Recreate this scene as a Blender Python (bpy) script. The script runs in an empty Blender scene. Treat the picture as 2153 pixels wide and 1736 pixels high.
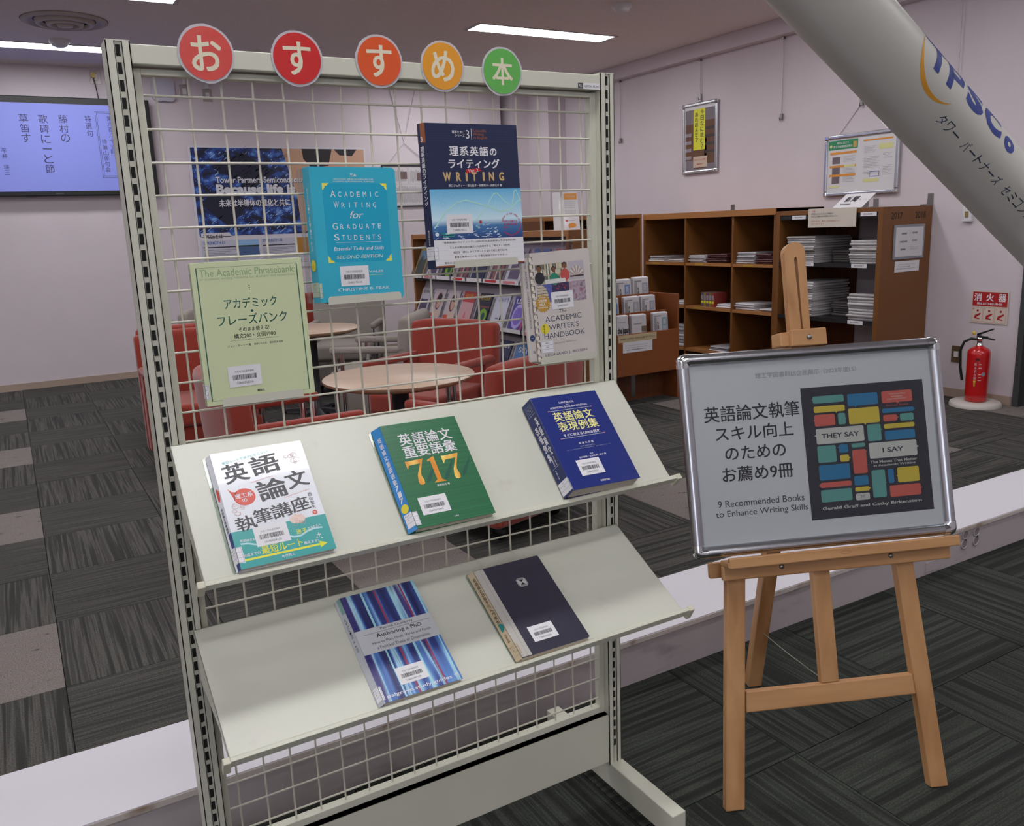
import bpy, bmesh, math, random
from mathutils import Vector, Matrix
R = math.radians
SC = bpy.context.scene
COL = SC.collection
rnd = random.Random(7)

# ------------------------------------------------------------------ camera, world, lamps, exposure
cam_d = bpy.data.cameras.new('camera'); cam = bpy.data.objects.new('camera', cam_d); COL.objects.link(cam)
cam_d.sensor_width = 36.0; cam_d.lens = 1795.65 / 2153 * 36.0; cam_d.clip_start = .05; cam_d.clip_end = 60
cr = Vector((0.86170829, -0.50604694, -0.03708512)); cu = Vector((0.13896127, 0.16506877, 0.97644358)); cb = Vector((-0.48800469, -0.84656293, 0.21256205))
mw = Matrix.Identity(4)
for i in range(3):
    mw[i][0] = cr[i]; mw[i][1] = cu[i]; mw[i][2] = cb[i]
mw[0][3], mw[1][3], mw[2][3] = -0.18899921, -1.48362509, 1.33143943
cam.matrix_world = mw
SC.camera = cam
SC.view_settings.view_transform = 'Standard'; SC.view_settings.look = 'None'
SC.view_settings.gamma = 1.0; SC.view_settings.use_curve_mapping = False
SC.view_settings.exposure = 0.0
world = bpy.data.worlds.new('world'); SC.world = world; world.use_nodes = True
world.node_tree.nodes['Background'].inputs[0].default_value = (.6, .62, .66, 1); world.node_tree.nodes['Background'].inputs[1].default_value = .3
LAMP = 20.0          # radiance of the ceiling lamp diffusers
SC.cycles.max_bounces = 7; SC.cycles.diffuse_bounces = 4; SC.cycles.glossy_bounces = 4
SC.cycles.sample_clamp_indirect = 6.0; SC.cycles.use_denoising = True

# ------------------------------------------------------------------ materials
def lin(c):
    c /= 255.0
    return c / 12.92 if c <= .04045 else ((c + .055) / 1.055) ** 2.4
def rgb(t): return (lin(t[0]), lin(t[1]), lin(t[2]), 1)
MATS = {}
def mat(name, col, rough=.5, metal=0, coat=0, emit=0, noise=0, nscale=20, bump=0, spec=.5, sheen=0):
    if name in MATS: return MATS[name]
    m = bpy.data.materials.new(name); m.use_nodes = True; nt = m.node_tree; b = nt.nodes['Principled BSDF']
    c = rgb(col); m.diffuse_color = c
    b.inputs['Base Color'].default_value = c; b.inputs['Roughness'].default_value = rough; b.inputs['Metallic'].default_value = metal
    b.inputs['Coat Weight'].default_value = coat; b.inputs['Coat Roughness'].default_value = .06
    b.inputs['Specular IOR Level'].default_value = spec; b.inputs['Sheen Weight'].default_value = sheen
    if emit:
        b.inputs['Emission Color'].default_value = c; b.inputs['Emission Strength'].default_value = emit
    if noise or bump:
        tc = nt.nodes.new('ShaderNodeTexCoord'); n = nt.nodes.new('ShaderNodeTexNoise')
        n.inputs['Scale'].default_value = nscale; n.inputs['Detail'].default_value = 4
        nt.links.new(tc.outputs['Object'], n.inputs['Vector'])
        if noise:
            mr = nt.nodes.new('ShaderNodeMapRange'); mr.inputs['From Min'].default_value = .3; mr.inputs['From Max'].default_value = .7
            mr.inputs['To Min'].default_value = 1 - noise; mr.inputs['To Max'].default_value = 1 + noise
            mx = nt.nodes.new('ShaderNodeMix'); mx.data_type = 'RGBA'; mx.blend_type = 'MULTIPLY'; mx.inputs[0].default_value = 1
            mx.inputs[6].default_value = c
            nt.links.new(n.outputs['Fac'], mr.inputs['Value']); nt.links.new(mr.outputs['Result'], mx.inputs[7])
            nt.links.new(mx.outputs[2], b.inputs['Base Color'])
        if bump:
            bp = nt.nodes.new('ShaderNodeBump'); bp.inputs['Strength'].default_value = bump; bp.inputs['Distance'].default_value = .002
            nt.links.new(n.outputs['Fac'], bp.inputs['Height']); nt.links.new(bp.outputs['Normal'], b.inputs['Normal'])
    MATS[name] = m
    return m
def noise_mix(name, stops, scale, mapping=(1, 1, 1), rough=.5, detail=4, rand=False, coat=0, bump=0, distort=0, wob=None):
    """colour ramp over a stretched noise in object space"""
    if name in MATS: return MATS[name]
    m = bpy.data.materials.new(name); m.use_nodes = True; nt = m.node_tree; b = nt.nodes['Principled BSDF']; L = nt.links
    tc = nt.nodes.new('ShaderNodeTexCoord'); mp = nt.nodes.new('ShaderNodeMapping'); mp.inputs['Scale'].default_value = mapping
    n = nt.nodes.new('ShaderNodeTexNoise'); n.noise_dimensions = '4D'; n.inputs['Scale'].default_value = scale; n.inputs['Detail'].default_value = detail
    n.inputs['Distortion'].default_value = distort
    cr_ = nt.nodes.new('ShaderNodeValToRGB')
    while len(cr_.color_ramp.elements) < len(stops): cr_.color_ramp.elements.new(.5)
    for e, (p, c) in zip(cr_.color_ramp.elements, stops): e.position = p; e.color = rgb(c)
    L.new(tc.outputs['Object'], mp.inputs['Vector']); L.new(mp.outputs['Vector'], n.inputs['Vector']); L.new(n.outputs['Fac'], cr_.inputs['Fac'])
    if rand:
        oi = nt.nodes.new('ShaderNodeObjectInfo'); ml = nt.nodes.new('ShaderNodeMath'); ml.operation = 'MULTIPLY'; ml.inputs[1].default_value = 40
        L.new(oi.outputs['Random'], ml.inputs[0]); L.new(ml.outputs[0], n.inputs['W'])
    out = cr_.outputs['Color']
    if rand or wob:
        n2 = nt.nodes.new('ShaderNodeTexNoise'); n2.inputs['Scale'].default_value = wob or 220; n2.inputs['Detail'].default_value = 3
        mr = nt.nodes.new('ShaderNodeMapRange'); mr.inputs['From Min'].default_value = .3; mr.inputs['From Max'].default_value = .7; mr.inputs['To Min'].default_value = .55; mr.inputs['To Max'].default_value = 1.45
        mx = nt.nodes.new('ShaderNodeMix'); mx.data_type = 'RGBA'; mx.blend_type = 'MULTIPLY'; mx.inputs[0].default_value = 1
        L.new(tc.outputs['Object'], n2.inputs['Vector']); L.new(n2.outputs['Fac'], mr.inputs['Value']); L.new(out, mx.inputs[6]); L.new(mr.outputs['Result'], mx.inputs[7])
        out = mx.outputs[2]
    L.new(out, b.inputs['Base Color']); b.inputs['Roughness'].default_value = rough; b.inputs['Coat Weight'].default_value = coat; b.inputs['Coat Roughness'].default_value = .08
    if bump:
        bp = nt.nodes.new('ShaderNodeBump'); bp.inputs['Strength'].default_value = bump; bp.inputs['Distance'].default_value = .003
        L.new(n.outputs['Fac'], bp.inputs['Height']); L.new(bp.outputs['Normal'], b.inputs['Normal'])
    MATS[name] = m
    return m
def clear(name, tint=(255, 255, 255), gloss=1.0, rough=.02):
    if name in MATS: return MATS[name]
    m = bpy.data.materials.new(name); m.use_nodes = True; nt = m.node_tree; L = nt.links
    nt.nodes.remove(nt.nodes['Principled BSDF'])
    tr = nt.nodes.new('ShaderNodeBsdfTransparent'); tr.inputs[0].default_value = rgb(tint)
    gl = nt.nodes.new('ShaderNodeBsdfGlossy'); gl.inputs['Roughness'].default_value = rough
    fr = nt.nodes.new('ShaderNodeFresnel'); fr.inputs['IOR'].default_value = 1.45
    ml = nt.nodes.new('ShaderNodeMath'); ml.operation = 'MULTIPLY'; ml.inputs[1].default_value = gloss
    mx = nt.nodes.new('ShaderNodeMixShader')
    ge = nt.nodes.new('ShaderNodeNewGeometry'); iv = nt.nodes.new('ShaderNodeMath'); iv.operation = 'SUBTRACT'; iv.inputs[0].default_value = gloss
    L.new(ge.outputs['Backfacing'], iv.inputs[1]); iv.use_clamp = True; L.new(iv.outputs[0], ml.inputs[1])   # reflects on its front faces only
    L.new(fr.outputs[0], ml.inputs[0]); L.new(ml.outputs[0], mx.inputs[0]); L.new(tr.outputs[0], mx.inputs[1]); L.new(gl.outputs[0], mx.inputs[2])
    L.new(mx.outputs[0], nt.nodes['Material Output'].inputs['Surface'])
    MATS[name] = m
    return m
def grad(name, stops, axis='Y', lo=0, hi=1, rough=.4, coat=.3):
    """print whose inks run from one colour to another along an axis of the object"""
    if name in MATS: return MATS[name]
    m = bpy.data.materials.new(name); m.use_nodes = True; nt = m.node_tree; b = nt.nodes['Principled BSDF']; L = nt.links
    tc = nt.nodes.new('ShaderNodeTexCoord'); sp = nt.nodes.new('ShaderNodeSeparateXYZ'); mr = nt.nodes.new('ShaderNodeMapRange')
    mr.inputs['From Min'].default_value = lo; mr.inputs['From Max'].default_value = hi
    cr_ = nt.nodes.new('ShaderNodeValToRGB')
    while len(cr_.color_ramp.elements) < len(stops): cr_.color_ramp.elements.new(.5)
    for e, (p, c) in zip(cr_.color_ramp.elements, stops): e.position = p; e.color = rgb(c)
    L.new(tc.outputs['Object'], sp.inputs[0]); L.new(sp.outputs[axis], mr.inputs['Value']); L.new(mr.outputs[0], cr_.inputs[0]); L.new(cr_.outputs[0], b.inputs['Base Color'])
    b.inputs['Roughness'].default_value = rough; b.inputs['Coat Weight'].default_value = coat; b.inputs['Coat Roughness'].default_value = .1
    MATS[name] = m
    return m

# ------------------------------------------------------------------ mesh building
_gl = {}
def glyphs(s, bold=0, shear=0):
    k = (s, bold, shear)
    if k in _gl: return _gl[k]
    cjk = any(ord(q) > 0x2000 for q in s)
    c = bpy.data.curves.new('t', 'FONT'); c.body = s; c.resolution_u = 3; c.offset = 0 if cjk else bold; c.shear = shear
    o = bpy.data.objects.new('t', c); COL.objects.link(o); bpy.context.view_layer.update()
    me = bpy.data.meshes.new_from_object(o.evaluated_get(bpy.context.evaluated_depsgraph_get()))
    v = [(p.co.x, p.co.y) for p in me.vertices]; f = [tuple(p.vertices) for p in me.polygons]
    bpy.data.objects.remove(o); bpy.data.curves.remove(c); bpy.data.meshes.remove(me)
    if cjk and bold > .003:      # heavier strokes: the same outline struck again slightly shifted
        n = len(v); v0, f0 = list(v), list(f)
        for k_, (dx, dy) in enumerate(((bold, bold * .6), (-bold, bold * .6), (bold, -bold * .6), (-bold, -bold * .6))):
            b_ = len(v); v += [(x + dx, y + dy, (k_ + 1) * .12) for x, y in v0]; f += [tuple(b_ + i for i in q) for q in f0]
    if not v: v = [(0, 0), (1, 1)]; f = []
    x0 = min(p[0] for p in v); x1 = max(p[0] for p in v); y0 = min(p[1] for p in v); y1 = max(p[1] for p in v)
    w = max(x1 - x0, 1e-4); h = max(y1 - y0, 1e-4)
    v = [((p[0] - x0) / w - .5, (p[1] - y0) / h - .5, p[2] if len(p) > 2 else 0) for p in v]
    _gl[k] = (v, f, w / h)
    return _gl[k]

class MB:
    def __init__(s, M=None):
        s.v = []; s.f = []; s.mi = []; s.sm = []; s.mats = []; s.M = M
    def m(s, mt):
        if mt not in s.mats: s.mats.append(mt)
        return s.mats.index(mt)
    def add(s, vs, fs, mt, smooth=False, M=None):
        b = len(s.v); i = s.m(mt)
        for p in vs:
            p = Vector(p)
            if M is not None: p = M @ p
            if s.M is not None: p = s.M @ p
            s.v.append(tuple(p))
        for f in fs:
            s.f.append(tuple(b + k for k in f)); s.mi.append(i); s.sm.append(smooth)
        return s
    def box(s, x0, x1, y0, y1, z0, z1, mt, M=None):
        vs = [(x, y, z) for x in (x0, x1) for y in (y0, y1) for z in (z0, z1)]
        return s.add(vs, [(0, 1, 3, 2), (4, 6, 7, 5), (0, 4, 5, 1), (2, 3, 7, 6), (0, 2, 6, 4), (1, 5, 7, 3)], mt, M=M)
    def hexa(s, b4, t4, mt):
        """solid between two quads given in the same turning order"""
        return s.add(list(b4) + list(t4), [(3, 2, 1, 0), (4, 5, 6, 7), (0, 1, 5, 4), (1, 2, 6, 5), (2, 3, 7, 6), (3, 0, 4, 7)], mt)
    def poly(s, pts, mt): return s.add(pts, [tuple(range(len(pts)))], mt)
    def prism(s, pts, z0, z1, mt, M=None, smooth=False):
        n = len(pts); vs = [(x, y, z0) for x, y in pts] + [(x, y, z1) for x, y in pts]
        s.add(vs, [tuple(range(n - 1, -1, -1)), tuple(range(n, 2 * n))], mt, M=M)
        return s.add(vs, [(i, (i + 1) % n, n + (i + 1) % n, n + i) for i in range(n)], mt, smooth, M=M)
    def tube(s, pts, r, mt, n=8, caps=True, r1=None):
        pts = [Vector(p) for p in pts]; rings = []
        up = None
        for i, p in enumerate(pts):
            d = (pts[min(i + 1, len(pts) - 1)] - pts[max(i - 1, 0)]).normalized()
            if up is None: up = Vector((0, 0, 1)) if abs(d.z) < .9 else Vector((1, 0, 0))
            a = d.cross(up).normalized(); b = a.cross(d).normalized(); up = b
            rr = r if r1 is None else r + (r1 - r) * i / (len(pts) - 1)
            rings.append([p + (a * math.cos(2 * math.pi * k / n) + b * math.sin(2 * math.pi * k / n)) * rr for k in range(n)])
        vs = [q for g in rings for q in g]; fs = []
        for i in range(len(pts) - 1):
            for k in range(n): fs.append((i * n + k, i * n + (k + 1) % n, (i + 1) * n + (k + 1) % n, (i + 1) * n + k))
        s.add(vs, fs, mt, n > 5)
        if caps: s.add(rings[0] + rings[-1], [tuple(range(n - 1, -1, -1)), tuple(range(n, 2 * n))], mt)
        return s
    def lathe(s, prof, mt, n=32, M=None, smooth=True):
        """profile of (radius, z) turned about Z"""
        vs = [(r * math.cos(2 * math.pi * k / n), r * math.sin(2 * math.pi * k / n), z) for r, z in prof for k in range(n)]
        fs = [(i * n + k, i * n + (k + 1) % n, (i + 1) * n + (k + 1) % n, (i + 1) * n + k) for i in range(len(prof) - 1) for k in range(n)]
        return s.add(vs, fs, mt, smooth, M=M)
    def build(s, name, parent=None, bevel=0, seg=2, kind=None, label=None):
        me = bpy.data.meshes.new(name); me.from_pydata(s.v, [], s.f)
        for x in s.mats: me.materials.append(x)
        me.polygons.foreach_set('material_index', s.mi); me.polygons.foreach_set('use_smooth', s.sm); me.update()
        o = bpy.data.objects.new(name, me); COL.objects.link(o)
        if parent is not None: o.parent = parent
        if bevel:
            b = o.modifiers.new('bevel', 'BEVEL'); b.width = bevel; b.segments = seg; b.limit_method = 'ANGLE'; b.harden_normals = False
        if kind: o['kind'] = kind
        if label: o['label'] = label
        return o
    # --- flat print; F maps (x mm, y mm down, layer) to a point
    def rect(s, F, x0, y0, x1, y1, mt, layer=0): return s.poly([F(x0, y0, layer), F(x0, y1, layer), F(x1, y1, layer), F(x1, y0, layer)], mt)
    def shape(s, F, pts, mt, layer=0): return s.poly([F(x, y, layer) for x, y in pts], mt)
    def disc(s, F, cx, cy, rx, mt, layer=0, ry=None, n=24): return s.shape(F, [(cx + rx * math.cos(-2 * math.pi * k / n), cy + (ry or rx) * math.sin(-2 * math.pi * k / n)) for k in range(n)], mt, layer)
    def rrect(s, F, x0, y0, x1, y1, r, mt, layer=0): return s.shape(F, rr2(x0, y0, x1, y1, r), mt, layer)
    def line(s, F, pts, w, mt, layer=0):
        for (ax, ay), (bx, by) in zip(pts, pts[1:]):
            l = math.hypot(bx - ax, by - ay) or 1; nx, ny = -(by - ay) / l * w / 2, (bx - ax) / l * w / 2
            s.shape(F, [(ax + nx, ay + ny), (bx + nx, by + ny), (bx - nx, by - ny), (ax - nx, ay - ny)], mt, layer)
    def text(s, F, t, cx, cy, w, h, mt, layer=1, ang=0, bold=.012, shear=0):
        v, f, asp = glyphs(t, bold, shear)
        if w is None: w = h * asp
        if h is None: h = w / asp
        ca, sa = math.cos(R(ang)), math.sin(R(ang))
        out = []
        for x, y, dz in v:
            x *= w; y *= -h
            out.append(F(cx + x * ca - y * sa, cy + x * sa + y * ca, layer + dz))
        return s.add(out, f, mt)
    def vtext(s, F, t, cx, y0, y1, cw, mt, layer=1, bold=.012):
        n = len(t); st = (y1 - y0) / n
        for i, ch in enumerate(t):
            if ch == ' ': continue
            if ch in 'ー―': s.rect(F, cx - cw * .06, y0 + st * (i + .1), cx + cw * .06, y0 + st * (i + .9), mt, layer); continue
            if ch in '一': s.rect(F, cx - cw * .45, y0 + st * (i + .44), cx + cw * .45, y0 + st * (i + .54), mt, layer); continue
            k = .45 if ch in '・' else 1
            s.text(F, ch, cx, y0 + st * (i + .5), cw * .95 * k, st * .86 * k, mt, layer, bold=bold)
def rr2(x0, y0, x1, y1, r, n=4):
    p = []
    for cx, cy, a in ((x1 - r, y0 + r, -90), (x1 - r, y1 - r, 0), (x0 + r, y1 - r, 90), (x0 + r, y0 + r, 180)):
        for k in range(n + 1): p.append((cx + r * math.cos(R(a + 90 * k / n)), cy + r * math.sin(R(a + 90 * k / n))))
    return p
def surf(W, H, z, sx=1, sy=1, Hm=None, rev=None):
    """front face: x right, y down (mm) on a board of real size W x H metres; z its height"""
    return lambda x, y, l=0: (x * sx / 1000, H - y * sy / 1000, z + .00012 + l * .00012)
LEAN = [0, .01]
def spine(H):
    le, T = LEAN
    return lambda x, y, l=0: (-.00016 - l * .00012 - le * (1 - x / 1000 / T), H - y / 1000, x / 1000)

def thing(name, label, cat, loc=(0, 0, 0), rotz=0, group=None, M=None):
    o = bpy.data.objects.new(name, None); COL.objects.link(o); o.empty_display_size = .05
    if M is not None: o.matrix_world = M
    else: o.location = loc; o.rotation_euler = (0, 0, rotz)
    o['label'] = label; o['category'] = cat
    if group: o['group'] = group
    return o
def tag(o, label, cat, group=None):
    o['label'] = label; o['category'] = cat
    if group: o['group'] = group
    return o
def dup(root, label=None, group=None, loc=None, rotz=None):
    r = root.copy(); COL.objects.link(r)
    if loc is not None: r.location = loc
    if rotz is not None: r.rotation_euler = (0, 0, rotz)
    if label: r['label'] = label
    if group: r['group'] = group
    for ch in list(root.children):
        c = ch.copy(); COL.objects.link(c); c.parent = r
        for g in ch.children:
            d = g.copy(); COL.objects.link(d); d.parent = c
    return r
def frame(o, x, y, z):
    M = Matrix.Identity(4)
    for i in range(3):
        M[i][0] = x[i]; M[i][1] = y[i]; M[i][2] = z[i]; M[i][3] = o[i]
    return M
def struct(o, label=None):
    o['kind'] = 'structure'
    if label: o['label'] = label
    return o

WALL = mat('wall paint', (208, 198, 204), .85, noise=.02, nscale=3)
CEIL = mat('ceiling paint', (226, 218, 218), .9, noise=.05, nscale=60, bump=.3)
CREAM = mat('cream enamelled steel', (206, 205, 189), .38, noise=.02, nscale=6)
CREAM2 = mat('cream enamelled wire', (210, 205, 190), .35)
SHELFM = noise_mix('cream enamelled shelf, lightly scuffed', [(.25, (192, 191, 179)), (.36, (205, 205, 192)), (1, (207, 207, 194))], 14, (1, 1, 1), .33, 6)
DARK = mat('painted slot shade', (20, 20, 18), .9)
BLACK = mat('black plastic', (18, 18, 20), .4)
WHITEP = mat('white plastic', (212, 210, 214), .4)
CHROME = mat('chrome', (225, 228, 230), .08, 1)
ALU = mat('brushed aluminium tube', (198, 200, 205), .24, 1)
STEEL = mat('dull steel', (150, 148, 145), .35, 1)
ACRYL = clear('clear acrylic', (238, 242, 240), 1.2)
PAPER = mat('white paper', (226, 224, 228), .55)
LAMI = mat('laminated white paper', (226, 224, 228), .3, coat=.4)
INK = mat('black ink', (28, 28, 32), .45)
GREYINK = mat('grey ink', (120, 120, 124), .5)
BOOKPAGE = mat('cream book pages', (214, 203, 190), .8, noise=.08, nscale=300)
def wood(name, a, b, ax, rough=.45):
    mp = [26, 26, 26]; mp[ax] = 1.3
    return noise_mix(name, [(.3, a), (.5, tuple((p + q) // 2 for p, q in zip(a, b))), (.7, b)], 1.0, mp, rough, 5, distort=.6)
OAKX = wood('beech easel wood, grain across', (168, 122, 80), (204, 160, 112), 0)
OAKY = wood('beech easel wood, grain along', (166, 119, 78), (202, 158, 110), 1)
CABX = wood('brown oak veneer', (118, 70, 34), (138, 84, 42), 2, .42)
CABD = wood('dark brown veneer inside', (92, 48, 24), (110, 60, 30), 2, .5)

# ------------------------------------------------------------------ room shell
XR, YB, H = 5.66, 7.72, 2.92
XL, YF = -4.6, -5.2
struct(MB().box(XL - .1, XR + .1, YF - .1, YB + .1, H, H + .1, CEIL).build('ceiling'), 'grey textured ceiling over the reading area')
w = MB(); w.box(XL, 5.02, YB, YB + .12, 0, H, WALL)
w.box(5.02, XR + .12, YB + .28, YB + .4, 0, H, WALL)
wb = struct(w.build('wall_back'), 'pale mauve back wall')
w = MB(); w.box(5.02, 5.10, YB - .02, YB + .28, 0, H, WALL); struct(w.build('trim_3'))
w = MB(); w.box(5.42, XR, 7.16, 7.62, 0, H, WALL); w.box(5.2, 5.43, 7.6, YB + .28, 0, H, WALL)
struct(w.build('wall_corner'), 'stepped pilaster in the corner of the back wall')
w = MB(); w.box(XR, XR + .12, 1.76, YB + .28, 0, H, WALL); w.box(XR, XR + .12, .80, 1.76, 2.1, H, WALL); w.box(XR, XR + .12, YF, .80, 0, H, WALL)
struct(w.build('wall_right'), 'pale mauve right wall with hanging pictures')
struct(MB().box(XL - .12, XL, YF, YB, 0, H, WALL).build('wall_left'))
struct(MB().box(XL, XR, YF - .12, YF, 0, H, WALL).build('wall_front'))
FILLPANE = mat('glowing pane of added window', (236, 242, 255), .5, emit=2.0); WF = mat('added window frame white', (200, 200, 204), .5)  # pane glow is an added fill for the front faces
for i in range(1):      # added window, out of view, that brightens the front-facing surfaces
    x = XL + .5 + i * 3.2; wn = struct(MB().box(x, x + 2.9, YF, YF + .02, .92, 2.56, FILLPANE).build('added_window_1'), 'added glowing window behind the viewer, out of view')
    m = MB(); m.box(x - .05, x, YF, YF + .06, .87, 2.61, WF).box(x + 2.9, x + 2.95, YF, YF + .06, .87, 2.61, WF).box(x, x + 2.9, YF, YF + .06, .87, .92, WF).box(x, x + 2.9, YF, YF + .06, 2.56, 2.61, WF)
    for k in (.967, 1.933): m.box(x + k - .02, x + k + .02, YF, YF + .05, .92, 2.56, WF)
    m.build('added_window_frame', wn)
DOORM = mat('dark grey door', (62, 64, 64), .5)
dr = struct(MB().box(XR + .05, XR + .09, .84, 1.72, 0, 2.07, DOORM).build('door_1'), 'dark grey door at the end of the right wall')
d = MB(); d.box(XR - .015, XR + .12, 1.72, 1.76, 0, 2.1, DOORM); d.box(XR - .015, XR + .12, .80, .84, 0, 2.1, DOORM); d.box(XR - .015, XR + .12, .84, 1.72, 2.07, 2.1, DOORM)
d.build('door_frame', dr)
MB().tube([(XR + .05, .92, 1.0), (XR + .0, .92, 1.0), (XR + .0, 1.02, 1.0)], .009, STEEL).build('door_handle', dr)
# picture rail box along right wall
struct(MB().box(5.56, XR, 1.0, 7.16, 2.79, H, WALL).build('trim_2', bevel=.004), 'pale picture rail box under the ceiling')
BASEB = mat('beige vinyl skirting', (168, 148, 134), .6)
struct(MB().box(XL, 5.02, YB - .008, YB, 0, .062, BASEB).build('baseboard_back'))
struct(MB().box(XR - .008, XR, 1.77, 7.16, 0, .062, BASEB).build('baseboard_right'))

# carpet: every tile its own piece
CST = [(.40, (38, 38, 35)), (.47, (50, 50, 46)), (.53, (82, 79, 75)), (.60, (58, 56, 53))]
CARX = noise_mix('striped carpet, stripes along x', CST, 1.0, (1.2, 62, 1), .95, 3, True, bump=.5)
CARY = noise_mix('striped carpet, stripes along y', CST, 1.0, (62, 1.2, 1), .95, 3, True, bump=.5)
CFT = [(.40, (22, 25, 21)), (.47, (30, 34, 29)), (.54, (56, 60, 53)), (.62, (38, 42, 36))]
CAFX = noise_mix('dark green striped carpet, stripes along x', CFT, 1.0, (1.2, 58, 1), .95, 3, True, bump=.5)
CAFY = noise_mix('dark green striped carpet, stripes along y', CFT, 1.0, (58, 1.2, 1), .95, 3, True, bump=.5)
CAF2 = noise_mix('dark carpet, fine stripes', [(.40, (44, 44, 41)), (.5, (58, 57, 53)), (.6, (72, 70, 66))], 1.0, (3, 120, 1), .95, 3, True, bump=.3)
CDOT = noise_mix('taupe carpet with dark flecks', [(.29, (60, 54, 52)), (.33, (116, 108, 104)), (1, (124, 116, 112))], 1.0, (16, 34, 1), .95, 2, True)
SUB = mat('carpet underlay', (24, 24, 22), .95)
def tilemesh(a, b, mt):
    g = .0015
    m = MB().box(g, a - g, g, b - g, -.006, 0, mt).build('carpet_tile'); me = m.data; bpy.data.objects.remove(m); return me
fl = struct(MB().box(XL, XR + .2, .60, YB + .3, -.06, -.006, SUB).build('floor'), 'grey striped carpet tile floor of the reading area')
a, b = .508, .532
TM = {'x': tilemesh(a, b, CARX), 'y': tilemesh(a, b, CARY), 'f': tilemesh(a, b, CAF2), 'd': tilemesh(a, b, CDOT)}
for i in range(-3, 12):
    for r in range(-1, 13):
        k = 'y' if (i + r) % 2 == 0 else 'x'
        if k == 'x': k = 'f' if i <= 3 else 'x'
        if (i + 1) % 3 == 0 and r % 3 == 0: k = 'd'
        x = -.206 + i * a; y = 1.299 + r * b
        if x > XR - .1: continue
        o = bpy.data.objects.new('carpet_tile', TM[k]); COL.objects.link(o); o.parent = fl; o.location = (x, y, 0)
for i in range(-3, 12):
    x = -.206 + i * a
    k = 'y' if i % 2 == 0 else 'x'
    if x > XR - .1: continue
    o = bpy.data.objects.new('carpet_tile', TM[k]); COL.objects.link(o); o.parent = fl; o.location = (x, .638, 0); o.scale = (1, .235, 1)
ff = struct(MB().box(XL, XR + .2, YF, .36, -.06, -.006, SUB).build('floor'), 'dark green striped carpet tile floor in front of the ledge')
T2 = {'x': tilemesh(.5, .5, CAFX), 'y': tilemesh(.5, .5, CAFY)}
for i in range(-4, 6):
    for r in range(-5, 1):
        o = bpy.data.objects.new('carpet_tile', T2['y' if (i + r) % 2 == 0 else 'x']); COL.objects.link(o); o.parent = ff; o.location = (1.373 + .5 * i, -.158 + .5 * r, 0)
# white ledge between the two floors
LEDT = mat('white painted ledge top', (214, 210, 218), .5)
LEDF = noise_mix('scuffed grey lilac ledge front', [(.25, (142, 132, 132)), (.42, (178, 168, 170)), (1, (184, 174, 177))], 5, (1, 1, 2.5), .7, 6)
LEDE = noise_mix('chipped beige edge strip', [(.3, (150, 128, 112)), (.46, (196, 186, 180)), (1, (206, 198, 194))], 14, (1, 1, 1), .7, 6)
lg = struct(MB().box(XL, XR, .342, .633, 0, .128, LEDF).build('trim_1'), 'low white ledge between the dark carpet and the reading area')
MB().box(XL, XR, .337, .633, .1425, .145, LEDT).build('ledge_top', lg)
MB().box(XL, XR, .335, .633, .126, .1425, LEDE).build('ledge_edge', lg, bevel=.002)
for x, z in ((2.855, .072), (2.93, .070), (2.857, .108), (2.93, .106)):
    MB().lathe([(.016, 0), (.016, .004), (.021, .004), (.021, 0)], LEDF, 20, M=Matrix.Translation((x, .342, z)) @ Matrix.Rotation(R(90), 4, 'X')).lathe([(0, .001), (.016, .001)], mat('dusty grey outlet face', (136, 124, 122), .8), 20, M=Matrix.Translation((x, .342, z)) @ Matrix.Rotation(R(90), 4, 'X')).build('outlet_ring', lg)
MB().box(2.62, 2.73, .339, .343, .01, .05, LEDF).build('access_plate', lg, bevel=.001)

# ------------------------------------------------------------------ ceiling lamps
DIFF = mat('glowing lamp diffuser', (250, 250, 251), .5, emit=LAMP)
LFR = mat('lamp frame, white', (190, 186, 188), .5)
def lamp(label, x, y):
    t = thing('ceiling_light', label, 'ceiling light', (x, y, H), 0, 'long recessed ceiling lights')
    m = MB(); L_, W_ = 1.325, .225
    for b in ((-.03, L_ + .03, -.018, .0), (-.03, L_ + .03, W_, W_ + .018), (-.03, 0, 0, W_), (L_, L_ + .03, 0, W_)): m.box(b[0], b[1], b[2], b[3], -.006, 0, LFR)
    m.build('lamp_frame', t)
    MB().box(0, L_, 0, W_, -.004, -.001, DIFF).build('diffuser', t)
    return t
NEARL = 'long recessed ceiling light outside the picture, seen only as reflections'
for j, y in enumerate((-4.3, -2.45, -.6, 1.25, 3.1, 4.9, 6.76)):
    for i, x in enumerate((-3.87, -.27, 3.34)):
        lb = NEARL
        if (i, j) == (2, 5): lb = 'long ceiling light above the pigeonhole cabinet'
        if (i, j) == (1, 6): lb = 'long ceiling light above the wall screen'
        if (i, j) == (2, 6): lb = 'far ceiling light hidden behind the top rail of the display rack'
        if (i, j) == (1, 5): lb = 'ceiling light cut off by the top edge, behind the first round sign'
        lamp(lb, x, y)
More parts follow.
